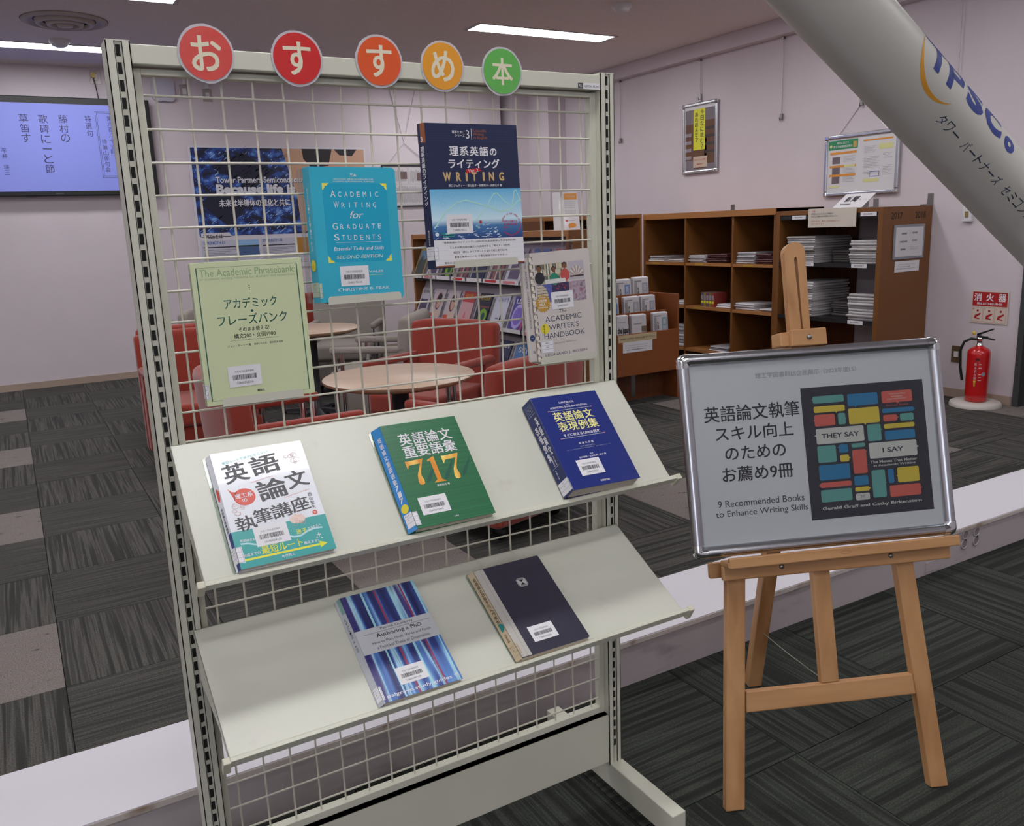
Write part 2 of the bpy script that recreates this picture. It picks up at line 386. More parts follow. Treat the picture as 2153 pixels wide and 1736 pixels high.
# air diffuser, detectors
VENT = mat('beige grey vent', (176, 166, 162), .6)
t = thing('ceiling_vent', 'round ringed air vent in the ceiling at upper left', 'vent', (.435, 5.9, H))
MB().lathe([(.285, 0), (.285, -.012), (.25, -.02), (.235, -.004), (.2, .0)], VENT, 48).build('outer_ring', t)
MB().lathe([(.2, -.002), (.19, -.03), (.165, -.032), (.15, -.01)], VENT, 48).build('ring', t)
MB().lathe([(.13, -.008), (.12, -.038), (.095, -.04), (.08, -.014)], VENT, 40).build('ring', t)
MB().lathe([(.06, -.02), (.05, -.045), (0, -.048)], VENT, 32).build('hub', t)
MB().lathe([(.29, -.001), (0, -.001)], mat('vent throat', (70, 64, 62), .9), 40).build('throat', t)
for lb, x, y in (('white smoke detector below the round ceiling vent', .435, 6.6), ('smoke detector at the top edge above the long ceiling light', 4.05, 4.0)):
    t = thing('smoke_detector', lb, 'smoke detector', (x, y, H), 0, 'smoke detectors')
    MB().lathe([(.075, 0), (.075, -.02), (.06, -.03)], WHITEP, 32).build('base_ring', t)
    MB().lathe([(.06, -.03), (.055, -.045), (.03, -.055), (0, -.056)], WHITEP, 32).build('sensor_dome', t)

# ------------------------------------------------------------------ display rack
rack = thing('display_rack', 'tall cream steel display rack with wire mesh and two sloping shelves', 'rack', (.45, 0, 0))
rack.location = (0, 0, 0)
def upright(x0, flip):
    W = .034; m = MB(); y0, y1 = -.028, .027; zt, zb = 1.6225, .08
    # front faces either side of the recessed slotted channel
    a0, a1 = .0125, .0225
    m.box(x0, x0 + a0, y0, y0 + .002, zb, zt, CREAM); m.box(x0 + a1, x0 + W, y0, y0 + .002, zb, zt, CREAM)
    m.box(x0, x0 + .0015, y0, y1, zb, zt, CREAM); m.box(x0 + W - .0015, x0 + W, y0, y1, zb, zt, CREAM)
    m.box(x0, x0 + W, y1 - .002, y1, zb, zt, CREAM)
    yr = y0 + .004
    m.box(x0 + a0 - .001, x0 + a0, y0, yr, zb, zt, CREAM); m.box(x0 + a1, x0 + a1 + .001, y0, yr, zb, zt, CREAM)
    z = 1.6175; n = 0
    while z > .12:
        m.box(x0 + a0 + .0012, x0 + a1 - .0026, yr - .0015, yr - .0008, z - .0165, z, DARK); z -= .025  # dark insets paint the shade of the slot holes; nothing is cut
    m.box(x0 + a0, x0 + a1, yr - .0012, yr, zb, zt, CREAM)
    o = m.build('upright', rack)
    MB().box(x0, x0 + W, y0, y1, zt, zt + .0015, CREAM).build('end_cap', o)
    return o
upright(-.0165, 0); upright(.881, 1)
for x0 in (-.0165, .883):
    o = MB().box(x0 - .001, x0 + .036, -.25, .25, .022, .083, CREAM).build('foot', rack, bevel=.002)
    for y in (-.2, .2):
        MB().lathe([(.0, 0), (.016, 0), (.016, .006), (.006, .008), (.006, .022)], WHITEP, 16, M=Matrix.Translation((x0 + .018, y, 0))).build('levelling_glide', o)
tb = MB().box(.0175, .881, -.028, .027, 1.591, 1.6195, CREAM).build('top_beam', rack, bevel=.0015)
bp = MB().box(.0175, .881, -.026, -.004, .088, .2125, CREAM).box(.0175, .881, -.026, .02, .2105, .2125, CREAM).build('base_panel', rack, bevel=.001)
mf = MB().box(.0175, .0305, -.011, .009, .2125, 1.588, CREAM).box(.868, .881, -.011, .009, .2125, 1.588, CREAM).box(.0305, .868, -.011, .009, 1.5785, 1.588, CREAM).box(.0305, .868, -.011, .009, .2135, .229, CREAM).build('mesh_frame', rack, bevel=.001)
wv = MB().tube([(0, 0, .228), (0, 0, 1.58)], .0019, CREAM2, 8).build('wire', mf); wv.location = (.05, -.0005, 0)
for i in range(2, 18):
    o = wv.copy(); COL.objects.link(o); o.location = (.05 * i, -.0005 + rnd.uniform(-.0003, .0003), 0)
wh = MB().tube([(.03, 0, 0), (.8685, 0, 0)], .0019, CREAM2, 8).build('wire', mf); wh.location = (0, -.0042, 1.55)
for j in range(2, 28):
    o = wh.copy(); COL.objects.link(o); o.location = (0, -.0042, 1.6 - .05 * j)
# maker's label on the top beam
F = lambda x, y, l=0: (.8257 + x / 1000, -.0283 - l * .0001, 1.6024 - y / 1000)
m = MB(); m.rect(F, 0, -.6, 54.5, 11, PAPER); m.rect(F, .8, 0, 13.5, 10.6, mat('label grey', (62, 62, 64), .5), 1); m.text(F, 'NIPPON FILING', 34.5, 6, 37, 4.6, INK, 1, bold=.0)
m.shape(F, [(3, 1), (6.5, 5), (3.5, 6)], mat('label pale', (190, 190, 190), .5), 2); m.text(F, 'DL', 8.5, 5.5, 6, 5, mat('label pale', (190, 190, 190), .5), 2)
m.build('maker_label', tb)

S1 = ((-.033, 1.004), (-.212, .830)); S2 = ((-.033, .678), (-.247, .559))
def shelf_frame(S, x=0, s=0, off=0):
    """local x right, y up the slope, z out of the surface; origin s metres down the slope"""
    (y0, z0), (y1, z1) = S; l = math.hypot(y1 - y0, z1 - z0); dy, dz = (y1 - y0) / l, (z1 - z0) / l
    n = (0, dz, -dy)
    if n[2] < 0: n = (0, -n[1], -n[2])
    o = (x, y0 + dy * s + n[1] * off, z0 + dz * s + n[2] * off)
    return frame(o, (1, 0, 0), (0, -dy, -dz), n)
for S, lb in ((S1, 'upper sloping shelf'), (S2, 'lower sloping shelf')):
    M = shelf_frame(S)
    m = MB(M); x0, x1 = .002, .904; L = .25
    m.box(x0, x1, -L, 0, -.0015, 0, SHELFM)
    m.box(x0, x0 + .0012, -L - .004, 0, -.014, 0, CREAM); m.box(x1 - .0012, x1, -L - .004, 0, -.014, 0, CREAM); m.box(x0, x1, -.0015, 0, -.014, 0, CREAM)
    sh = m.build('shelf', rack, label=lb)
    r = MB(M); r.prism([(-L, -.001), (-L, .0045), (-L - .0035, .0075), (-L - .010, .0075), (-L - .010, -.009), (-L - .0085, -.009), (-L - .0085, -.001)], x0 - .008, x1 + .012, CREAM,
                       M=Matrix(((0, 0, 1, 0), (1, 0, 0, 0), (0, 1, 0, 0), (0, 0, 0, 1))))
    r.build('front_lip', sh, bevel=.0008)
    CLIP = mat('ivory plastic clip', (206, 202, 180), .45)
    for xx in (x0 - .012, x1 + .009):
        c = MB(M); c.box(xx, xx + .012, -L - .0125, -L - .0005, -.020, .0088, CLIP); c.build('end_clip', sh, bevel=.0015)
    # side bracket arms hooked into the uprights
    for xx in (x0 + .0015, x1 - .003):
        (y0, z0), (y1, z1) = S; b = MB()
        b.hexa([(xx, y0 + .006, z0 - .09), (xx, y0 + .006, z0 - .012), (xx, y1 + .03, z1 + .016), (xx, y1 + .03, z1 + .004)], [(xx + .0015, y0 + .006, z0 - .09), (xx + .0015, y0 + .006, z0 - .012), (xx + .0015, y1 + .03, z1 + .016), (xx + .0015, y1 + .03, z1 + .004)], CREAM)
        b.build('bracket', sh)

# ------------------------------------------------------------------ books
BAR = random.Random(3)
def barcode(o, F, x0, y0, num, tint=0):
    """white library bar-code sticker, 52 x 34 mm"""
    m = MB(); m.rect(F, x0, y0, x0 + 52, y0 + 34, PAPER, 4)
    m.text(F, '大阪大学附属図書館', x0 + 25.5, y0 + 9.3, 30.5, 3.6, GREYINK, 5, bold=.0)
    x = x0 + 6.5
    while x < x0 + 44:
        w_ = BAR.choice((.35, .35, .7, 1.05)); m.rect(F, x, y0 + 14.6, min(x + w_, x0 + 44.4), y0 + 22.6, INK, 5); x += w_ + BAR.choice((.35, .35, .7))
    m.text(F, num, x0 + 25.5, y0 + 28, 26, 3.5, INK, 5, bold=.0)
    return m.build('barcode_label', o)
def calltag(o, F, FS, y, T, right=4.5, h=24, ink='817', sty=None):
    """call-number sticker wrapped from the spine on to the cover"""
    m = MB(); b = mat('call label blue line', (90, 110, 150), .5); pm = sty or PAPER
    m.rect(F, 0, y, right, y + h, pm, 4); m.rect(FS, 1, y, T * 1000, y + h, pm, 4)
    for k in (1 / 3, 2 / 3): m.rect(F, 0, y + h * k - .2, right - 1.2, y + h * k + .2, b, 5); m.rect(FS, 1.5, y + h * k - .2, T * 1000, y + h * k + .2, b, 5)
    m.rect(F, right - 1.5, y + 1.2, right - 1.1, y + h - 1.2, b, 5); m.rect(F, 0, y + 1.2, right - 1.1, y + 1.6, b, 5); m.rect(F, 0, y + h - 1.6, right - 1.1, y + h - 1.2, b, 5)
    if T > .008:
        m.text(FS, ink, T * 500, y + 4, min(T * 600, 7), 2.2, INK, 5, bold=0); m.text(FS, 'S', T * 500, y + 12, 2, 2.2, INK, 5, bold=0)
    return m.build('call_number_label', o)
def book(name, label, M, W, Hh, T, front, spinem=None, back=None, round_=0, hard=.0012, lean=0):
    o = thing(name, label, 'book', M=M, group='books shown on the display rack')
    m = MB(); b = hard; s = spinem or front; LEAN[0], LEAN[1] = lean, T
    m.box(-lean, W, 0, Hh, 0, b, back or s)
    if round_: m.prism([(0, 0)] + rr2(0, 0, W, Hh, round_)[5:10][::-1][5:] + [(W - round_ + round_ * math.cos(R(a_)), round_ + round_ * math.sin(R(a_))) for a_ in range(-90, 1, 18)] + [(W - round_ + round_ * math.cos(R(a_)), Hh - round_ + round_ * math.sin(R(a_))) for a_ in range(0, 91, 18)] + [(0, Hh)], T - b, T, front)
    else: m.box(0, W, 0, Hh, T - b, T, front)
    m.hexa([(-lean, 0, b), (-lean, Hh, b), (-lean + b, Hh, b), (-lean + b, 0, b)], [(0, 0, T - b), (0, Hh, T - b), (b, Hh, T - b), (b, 0, T - b)], s)
    m.build('cover', o, bevel=.0006)
    MB().box(b, W - .0025, .0015, Hh - .0015, b, T - b, BOOKPAGE).build('page_block', o)
    return o
def stand(M, w, h, label):
    o = MB(); o.prism(rr2(0, 0, w, h, .006), 0, .0025, ACRYL); b = o.build('acrylic_stand'); b.matrix_world = M
    return tag(b, label, 'book stand', 'clear acrylic stands under the books')
def rotz(a): return Matrix.Rotation(R(a), 4, 'Z')

# 1 white book with teal band (upper shelf, left)
WH = mat('glossy white cover', (222, 224, 232), .3, coat=.4); TEAL = mat('teal cover print', (34, 158, 156), .35, coat=.4); CHAR = mat('charcoal print', (52, 50, 56), .4)
RED = mat('coral red print', (214, 76, 58), .4); YEL = mat('yellow print', (222, 222, 50), .4)
stand(shelf_frame(S1, .0445, .2494, .0004), .150, .214, 'clear acrylic stand under the white book with teal band')
M = shelf_frame(S1, .0555, .2494, .0035)
W_, H_, T_ = .150, .212, .0115
o = book('book', 'white book with black characters, red speech bubble and teal band', M, W_, H_, T_, WH, round_=.0025, lean=.006)
F = surf(W_, H_, T_, 150 / 148, 212 / 210); FS = spine(H_)
m = MB(); m.rect(F, 0, 146, 148, 210, TEAL, 0); m.rect(FS, 0, 147, T_ * 1000, 212, mat('deep blue spine end', (44, 60, 120), .4), 0)
m.build('teal_band', o)
m = MB(); X = m.text
X(F, '最短ルートで迷子にならない!', 52, 16.5, 76, 5.4, TEAL, 1, -8)
for ch, cx, cy, w, h in (('英', 30.5, 42, 39, 36), ('語', 79, 35, 47, 36), ('論', 79, 83, 48, 38), ('文', 121.5, 73, 36, 33), ('執', 25, 135, 31, 26), ('筆', 53, 127.5, 28, 26), ('講', 83, 124.5, 32, 26), ('座', 114, 120, 30, 26)):
    X(F, ch, cx, cy, w, h, CHAR, 1, -6, bold=.022 if h > 30 else .016)
m.vtext(F, '西山聖久', 134.2, 102, 133, 6.5, CHAR, 1)
m.disc(F, 133.2, 139.5, 4, RED, 1); X(F, '著', 133.2, 139.5, 3.6, 3.6, WH, 2)
X(F, 'Guidebook for Writing', 67.5, 62.4, 37, 2.4, RED, 1, -9, bold=0); X(F, 'Scientific Papers in English', 115, 99.7, 43, 2.4, RED, 1, -10, bold=0)
m.disc(F, 34.3, 88.5, 16.8, RED, 1, 15.5); m.shape(F, [(11.8, 69.5), (15, 80), (19, 92), (22, 84), (24, 78), (17, 76)], RED, 1)
X(F, '理工系', 33.5, 85.5, 28, 8.6, WH, 2, -2); X(F, 'の', 33, 94.5, 7.5, 6.5, WH, 2)
X(F, '英語論文をどう書い', 30, 165.3, 42, 4.4, WH, 2, 6); X(F, '迷子', 103.5, 167.6, 17, 8.6, YEL, 2, -2); X(F, 'なあなたへ', 125, 164.6, 22, 5, WH, 2, -8)
X(F, '完成までの', 21, 189, 26, 5.4, WH, 2, -2); X(F, '最短ルート', 68, 186.5, 64, 14.5, YEL, 2); X(F, '教えます!', 113, 189.5, 23, 5.2, WH, 2); X(F, '化学同人', 73, 203.6, 20, 5, WH, 2)
m.rect(F, 9, 195, 127, 198.6, YEL, 2); m.shape(F, [(125, 190.8), (125, 202.6), (137, 196.8)], YEL, 2)
wv_ = [(9, 168.5), (20, 170), (32, 175), (42, 177), (54, 174), (66, 170), (78, 170), (90, 175), (100, 175.5), (112, 170), (124, 167.5), (137, 168.5)]
m.line(F, wv_, 3, mat('pale aqua print', (170, 216, 222), .4), 2)
for cx, cy, k in ((128, 180, 4.5), (124, 184, 2.2), (131, 186.5, 2.2)):
    m.shape(F, [(cx, cy - k), (cx - k * .2, cy - k * .2), (cx - k, cy), (cx - k * .2, cy + k * .2), (cx, cy + k), (cx + k * .2, cy + k * .2), (cx + k, cy), (cx + k * .2, cy - k * .2)], WH, 2)
m.vtext(FS, '英語論文執筆講座', T_ * 500, 100, 146, 5, CHAR, 1); m.disc(FS, T_ * 500, 76, 3.4, RED, 1, 12)
m.build('lettering', o)
PINK = mat('pale brown line drawing', (196, 150, 140), .5); PBE = mat('pale beige fill', (228, 206, 196), .5)
m = MB(); q = random.Random(5)
for cx, cy, s_ in ((124, 33, 14), (21, 108, 13), (103, 145, 14)):
    if cy > 140: m.disc(F, cx, cy, s_ * .9, PBE, 2, s_ * .6)
    for k in range(7):
        ax, ay = cx + q.uniform(-.6, .6) * s_, cy + q.uniform(-.7, .7) * s_; r_ = q.uniform(.2, .42) * s_; a0 = q.uniform(0, 6.3)
        m.line(F, [(ax + r_ * math.cos(a0 + j * .8), ay + r_ * .8 * math.sin(a0 + j * .8)) for j in range(8)], .5, PINK, 3)
m.build('line_drawing', o)
barcode(o, F, 32, 145.5, '10100024230'); calltag(o, F, FS, 173, T_, 9, 27)

# 2 green book 717 (upper shelf, middle)
GR = noise_mix('ribbed green cover', [(.3, (24, 92, 62)), (.7, (40, 116, 70))], 1.0, (.5, 230, .5), .4, 2, coat=.3); BLUS = mat('bright blue spine', (44, 130, 200), .3, coat=.5)
stand(shelf_frame(S1, .331, .2494, .0004), .150, .212, 'clear acrylic stand under the green book')
M = shelf_frame(S1, .346, .2494, .0035) @ rotz(-.8); W_, H_, T_ = .149, .212, .016
o = book('book', 'green book with white characters and golden number 717, blue spine', M, W_, H_, T_, GR, BLUS, GR, round_=0, lean=.013)
F = surf(W_, H_, T_, 149 / 148, 212 / 210); FS = spine(H_)
GOLD = noise_mix('golden print', [(.35, (222, 140, 34)), (.6, (250, 214, 110))], 1.0, (50, 6, 1), .35, 1, coat=.3); DGR = mat('dark green print shadow', (16, 84, 68), .45)
m = MB()
for ch, i in zip('英語論文', range(4)): m.text(F, ch, 37 + i * 25.8, 35.5, 24.5, 25, PAPER, 2, bold=.014)
for ch, i in zip('重要語彙', range(4)): m.text(F, ch, 37 + i * 25.8, 61.5, 24.5, 25, PAPER, 2, bold=.014)
def seven(cx, cy, w, h, mt, l):
    x0, y0 = cx - w / 2, cy - h / 2
    m.shape(F, [(x0, y0 + .02 * h), (x0, y0 + .32 * h), (x0 + .04 * w, y0 + .32 * h), (x0 + .14 * w, y0 + .2 * h), (x0 + .8 * w, y0 + .17 * h), (x0 + w, y0), (x0 + .15 * w, y0 + .03 * h)], mt, l)
    m.shape(F, [(x0 + w, y0), (x0 + .8 * w, y0 + .14 * h), (x0 + .42 * w, y0 + .6 * h), (x0 + .33 * w, y0 + .85 * h), (x0 + .36 * w, y0 + .97 * h), (x0 + .5 * w, y0 + h), (x0 + .64 * w, y0 + .95 * h), (x0 + .66 * w, y0 + .82 * h), (x0 + .6 * w, y0 + .62 * h), (x0 + .66 * w, y0 + .48 * h)], mt, l)
seven(38, 105, 34, 52, GOLD, 3); seven(107, 105, 34, 52, GOLD, 3)
m.shape(F, [(62, 84), (75, 78), (76, 78), (76, 126), (82, 130), (84, 131), (60, 131), (62, 129), (67, 126), (67, 86), (62, 87)], GOLD, 3)
for dx in (48, 82, 116): m.shape(F, [(dx, 128), (dx + 3, 118), (dx + 26, 92), (dx + 30, 88), (dx + 16, 112), (dx + 8, 124)], DGR, 1)
m.text(F, '安原和也 著', 74.5, 137.3, 24, 4.2, PAPER, 2); m.text(F, '三修社', 75.3, 200.8, 9, 3.2, PAPER, 2)
m.vtext(FS, '英語論文重要語彙717', T_ * 500, 20, 158, 8, PAPER, 1)
m.disc(FS, T_ * 500 + 1, 168, 6, mat('yellow sticker', (226, 210, 60), .5), 5, 8.5)
m.build('lettering', o); barcode(o, F, 18.3, 154.5, '12400415993'); calltag(o, F, FS, 178, T_, 9, 26)

# 3 thick blue book (upper shelf, right)
BL = mat('royal blue cover', (26, 44, 122), .35, coat=.35); BLS = mat('navy spine', (22, 38, 92), .4, coat=.2); LY = mat('pale yellow print', (238, 232, 150), .45)
stand(shelf_frame(S1, .652, .2494, .0004) @ rotz(-1.2), .150, .205, 'clear acrylic stand under the thick blue book')
M = shelf_frame(S1, .655, .2490, .0035) @ rotz(-1.5); W_, H_, T_ = .154, .213, .030
o = book('book', 'thick royal blue book with pale yellow characters', M, W_, H_, T_, BL, BLS, lean=.007)
F = surf(W_, H_, T_, 154 / 152, 213 / 210); FS = spine(H_)
m = MB(); X = m.text
X(F, 'HANDBOOK', 74.2, 19.1, 34, 4.4, PAPER); X(F, 'for', 74.2, 24.4, 6.5, 3, PAPER); X(F, 'SCIENTIFIC ENGLISH WRITING', 74.8, 29.6, 85, 4.2, PAPER)
GL = mat('grey silver rule', (168, 172, 184), .4)
for a_, b_ in ((36.4, 36.4), (100.3, 100.5)):
    m.rect(F, 26, a_ - .6, 123.5, a_ + .7, GL, 1); m.disc(F, 25, a_, 1.4, mat('small pink dots', (208, 110, 110), .5), 2); m.disc(F, 124.5, a_, 1.4, mat('small pink dots', (208, 110, 110), .5), 2)
m.rect(F, 29, 87, 119.5, 87.5, mat('thin mauve rule', (120, 60, 110), .5), 1)
for i, ch in enumerate('英語論文'): X(F, ch, 41 + i * 23, 50.8, 21.5, 21.5, LY, 2, bold=.016)
for i, ch in enumerate('表現例集'): X(F, ch, 41 + i * 23, 74.3, 21.5, 21.5, LY, 2, bold=.016)
X(F, 'すぐに使える5,800の例文', 74.3, 94, 83, 7, PAPER, 2, bold=.02); X(F, '佐 藤 元 志 著', 73.9, 115.4, 33, 4.4, PAPER, 2); X(F, 'CHIKASHI SATO', 73.8, 122.4, 33, 2.6, GL, 2, bold=0)
X(F, 'Idaho State University Environmental Engineering Program College of Engineering', 75.2, 126.8, 99, 2.2, GL, 2, bold=0)
X(F, '監修', 73.9, 140.6, 7, 3.2, PAPER, 2, bold=0); X(F, '田中宏明・古米弘明・鈴木 穣', 74.2, 146, 61, 4, PAPER, 2); X(F, '技報堂出版', 75, 200.3, 21, 4.2, PAPER, 2)
m.vtext(FS, '英語論文', 20.5, 38, 128, 8, PAPER, 1, bold=.02); m.vtext(FS, '表現例集', 10.5, 56, 138, 9, PAPER, 1, bold=.02)
m.vtext(FS, 'すぐに使える', 20.5, 130, 150, 3, PAPER, 1); m.vtext(FS, '5800の例文', 14.5, 130, 150, 3, PAPER, 1)
m.rect(FS, 4, 31, 26, 31.8, GL, 1); m.rect(FS, 4, 152, 26, 152.8, GL, 1)
for i in range(5): m.vtext(FS, 'HANDBOOK'[:8 - i % 2], 6 + i * 4, 8, 28, 1.6, GL, 1, bold=0)
m.vtext(FS, '佐藤元志', 11, 156, 176, 2.6, PAPER, 1)
m.build('lettering', o); barcode(o, F, 32, 151, '12400237827'); calltag(o, F, FS, 183, T_, 0.5, 26)

# 4 blue streaked paperback (lower shelf, left)
ST = noise_mix('blurred blue streaks', [(.30, (22, 22, 66)), (.42, (46, 60, 132)), (.5, (84, 130, 200)), (.56, (170, 214, 232)), (.62, (70, 60, 130)), (.70, (30, 36, 100))], 1.0, (46, 2.2, 1), .35, 2, coat=.4, distort=.15)
M = shelf_frame(S2, .2535, .2490, .0004) @ rotz(-.3); W_, H_, T_ = .146, .230, .0115
o = book('book', 'blue streaked paperback with a white title band', M, W_, H_, T_, ST, mat('silver grey spine', (176, 180, 186), .4), lean=.009)
F = surf(W_, H_, T_, 146 / 145, 230 / 228); FS = spine(H_)
m = MB(); BND = mat('pale grey band', (196, 198, 204), .35, coat=.3); m.rect(F, 0, 79.6, 145, 131, BND, 1); m.rect(FS, 0, 0, T_ * 1000, 34, mat('sage spine end', (120, 156, 150), .5), 0)
m.build('title_band', o)
m = MB(); X = m.text
PR_ = mat('violet red streak', (150, 60, 96), .4, coat=.3); CY_ = mat('pale cyan streak', (160, 214, 226), .35, coat=.3)
for x_, w_ in ((38, 4), (90, 5), (139, 3)):
    m.rect(F, x_, 0, x_ + w_, 79.6, CY_, 0); m.rect(F, x_, 131, x_ + w_ * .8, 228, CY_, 0)
for x_, w_ in ((63, 4), (113, 3.5)):
    m.rect(F, x_, 0, x_ + w_, 79.6, PR_, 0); m.rect(F, x_, 131, x_ + w_, 228, PR_, 0)
X(F, 'Patrick Dunleavy', 77.5, 86, 62, 6.5, INK, 2, bold=.0); m.rect(F, 14.7, 91, 141, 91.6, INK, 2); X(F, 'Authoring a PhD', 77.7, 99.3, 86, 10.5, INK, 2, bold=.008)
X(F, 'How to Plan, Draft, Write and Finish', 77.8, 112.1, 111, 6, INK, 2, bold=0); X(F, 'a Doctoral Thesis or Dissertation', 77, 122.6, 99.6, 6, INK, 2, bold=0)
X(F, 'palgrave.study.guides', 68.3, 218.6, 119, 8.4, PAPER, 2, bold=.008)
for k in range(8):
    a_ = k * math.pi / 4; m.line(F, [(137.4 + 1.6 * math.cos(a_), 216.4 + 1.6 * math.sin(a_)), (137.4 + 5 * math.cos(a_), 216.4 + 5 * math.sin(a_))], .8, PAPER, 2)
m.disc(F, 137.4, 216.4, 1.1, PAPER, 2)
m.vtext(FS, 'AUTHORING A PHD', T_ * 500, 44, 118, 3.4, INK, 1)
m.build('lettering', o); barcode(o, F, 39.3, 171.3, '12400487109'); calltag(o, F, FS, 196, T_, 4, 26)

# 5 dark grey-violet book with silver strip (lower shelf, right)
DV = mat('dark violet grey cover', (50, 47, 66), .38, coat=.3, noise=.05, nscale=30); TAN = mat('tan spine with marks', (186, 168, 138), .5)
stand(shelf_frame(S2, .508, .2494, .0004), .150, .217, 'clear acrylic stand under the dark violet book')
M = shelf_frame(S2, .520, .2494, .0035) @ rotz(-.5); W_, H_, T_ = .149, .212, .011
o = book('book', 'dark violet book with pale silver strip and small hourglass emblem', M, W_, H_, T_, DV, TAN, round_=.004, lean=.010)
F = surf(W_, H_, T_, 149 / 147, 212 / 210); FS = spine(H_)
SIL = mat('pale silver strip', (188, 184, 178), .3, coat=.5)
m = MB(); m.rect(F, 0, 1, 21, 209, SIL, 1); m.rect(F, 12.5, 1, 13.2, 209, mat('strip crease', (150, 146, 142), .4), 2); m.build('silver_strip', o)
m = MB(); P_ = mat('emblem pale', (196, 194, 196), .4)
oc = lambda r, c: [(82.5 - r + c, 53.5 - r), (82.5 - r, 53.5 - r + c), (82.5 - r, 53.5 + r - c), (82.5 - r + c, 53.5 + r), (82.5 + r - c, 53.5 + r), (82.5 + r, 53.5 + r - c), (82.5 + r, 53.5 - r + c), (82.5 + r - c, 53.5 - r)]
m.shape(F, oc(10.5, 4), P_, 1); m.shape(F, oc(9.6, 3.6), DV, 2); m.shape(F, oc(8.9, 3.2), P_, 3)
m.shape(F, [(77, 47), (82.5, 53.5), (88, 47)], INK, 4); m.shape(F, [(77, 60), (88, 60), (82.5, 53.5)], INK, 4)
for y_ in (45, 60.4): m.rect(F, 76, y_, 89, y_ + 1.2, GREYINK, 4)
m.build('emblem', o)
m = MB(); m.vtext(FS, '英語論文の書き方入門教本', T_ * 500, 14, 128, 7, mat('brown ink', (70, 52, 34), .5), 1); m.disc(FS, T_ * 500, 137, 5, mat('teal sticker', (0, 124, 122), .5), 2, 9)
m.vtext(FS, '出版会編', T_ * 500, 152, 172, 4, mat('brown ink', (70, 52, 34), .5), 1); m.build('lettering', o)
barcode(o, F, 39, 153.5, '12400192865'); calltag(o, F, FS, 178, T_, 5, 24, sty=TAN)

# ---- books standing in wire-hung holders; frame leans back a little
def up_frame(x, z, yb, yt, h, rot=0):
    v = Vector((0, yt - yb, h)).normalized(); n = Vector((1, 0, 0)).cross(v)
    return frame((x, yb, z), (1, 0, 0), v, n) @ rotz(rot)
def holder(x0, x1, z, yfront, label):
    t = thing('book_holder', label, 'book holder', (x0, -.007, z), 0, 'steel book holders hooked on the mesh')
    w_ = x1 - x0; yf = yfront + .007
    m = MB(); m.box(0, w_, yf, 0, 0, .0012, CREAM); m.box(0, w_, -.0012, 0, 0, .06, CREAM); m.build('tray', t)
    m = MB(); m.prism([(0, 0), (w_, 0)] + [(w_ - .005 + .005 * math.cos(R(a)), .0085 + .005 * math.sin(R(a))) for a in (0, 30, 60, 90)] + [(.005 + .005 * math.cos(R(a)), .0085 + .005 * math.sin(R(a))) for a in (90, 120, 150, 180)],
                      -.0006, .0006, CREAM, M=Matrix.Translation((0, yf, 0)) @ Matrix.Rotation(R(90), 4, 'X')); m.build('front_lip', t)
    for xx in (.02, w_ - .02): MB().tube([(xx, 0, .055), (xx, .006, .062), (xx, .010, .055)], .0014, CREAM, 6).build('hook', t)
    return t
# 6 pale green (left)
PG = mat('pale green cover', (206, 215, 172), .35, coat=.45); DG = mat('dark green print', (46, 98, 80), .45); PGI = mat('mid green print', (140, 168, 124), .5)
W_, H_, T_ = .181, .232, .016
o = book('book', 'pale green book with dark green characters in a thin frame', up_frame(.0655, 1.0615, -.030, -.018, H_, 0.2) , W_, H_, T_, PG, round_=0)
F = surf(W_, H_, T_, 181 / 176, 232 / 230); FS = spine(H_)
m = MB(); X = m.text
m.rect(F, 7.5, 8.5, 9.2, 222.5, DG, 1); m.rect(F, 166, 8.5, 167.7, 222.5, DG, 1); m.rect(F, 7.5, 8.4, 167.7, 8.8, DG, 1); m.rect(F, 7.5, 222.2, 167.7, 222.6, DG, 1)
X(F, 'The Academic Phrasebank:', 88.2, 17.3, 151, 11.5, PGI, 1, bold=0); X(F, 'an academic writing resource for students and researchers', 87.5, 27, 151, 5.2, PGI, 1, bold=-.004)
for y_ in (40.4, 43.6, 46.8): m.rect(F, 86, y_ - .7, 87.6, y_ + .7, INK, 1)
X(F, 'アカデミック', 86.3, 67.9, 84, 17, DG, 1, bold=.012); m.disc(F, 86.8, 81.5, 2.2, DG, 1); X(F, 'フレーズバンク', 86.6, 94.1, 111, 17, DG, 1, bold=.012)
X(F, 'そのまま使える!', 86.8, 110.6, 49, 7, INK, 1, bold=.006); X(F, '構文200・文例1900', 87.1, 121, 66.5, 8, INK, 1, bold=.006); m.rect(F, 47.8, 127.9, 125.4, 128.3, DG, 1)
X(F, 'ジョン・モーリー 著', 60.4, 136.3, 36.7, 4, INK, 1, bold=0); X(F, '高橋さきの 訳', 94.2, 136.3, 20.4, 3.6, INK, 1, bold=0); X(F, '国枝哲夫 監修', 120.3, 136.2, 22, 3.6, INK, 1, bold=0); X(F, '講談社', 86.6, 213.3, 12, 4, INK, 1)
m.vtext(FS, 'アカデミック・フレーズバンク', T_ * 500, 8, 118, 8, DG, 1); m.vtext(FS, '高橋さきの', T_ * 500, 138, 156, 3, INK, 1)
m.build('lettering', o); barcode(o, F, 37.5, 169.5, '12400553256'); calltag(o, F, FS, 195, T_, 4.8, 24)
holder(.0895, .2245, 1.0600, -.0495, 'steel holder lip under the pale green book')
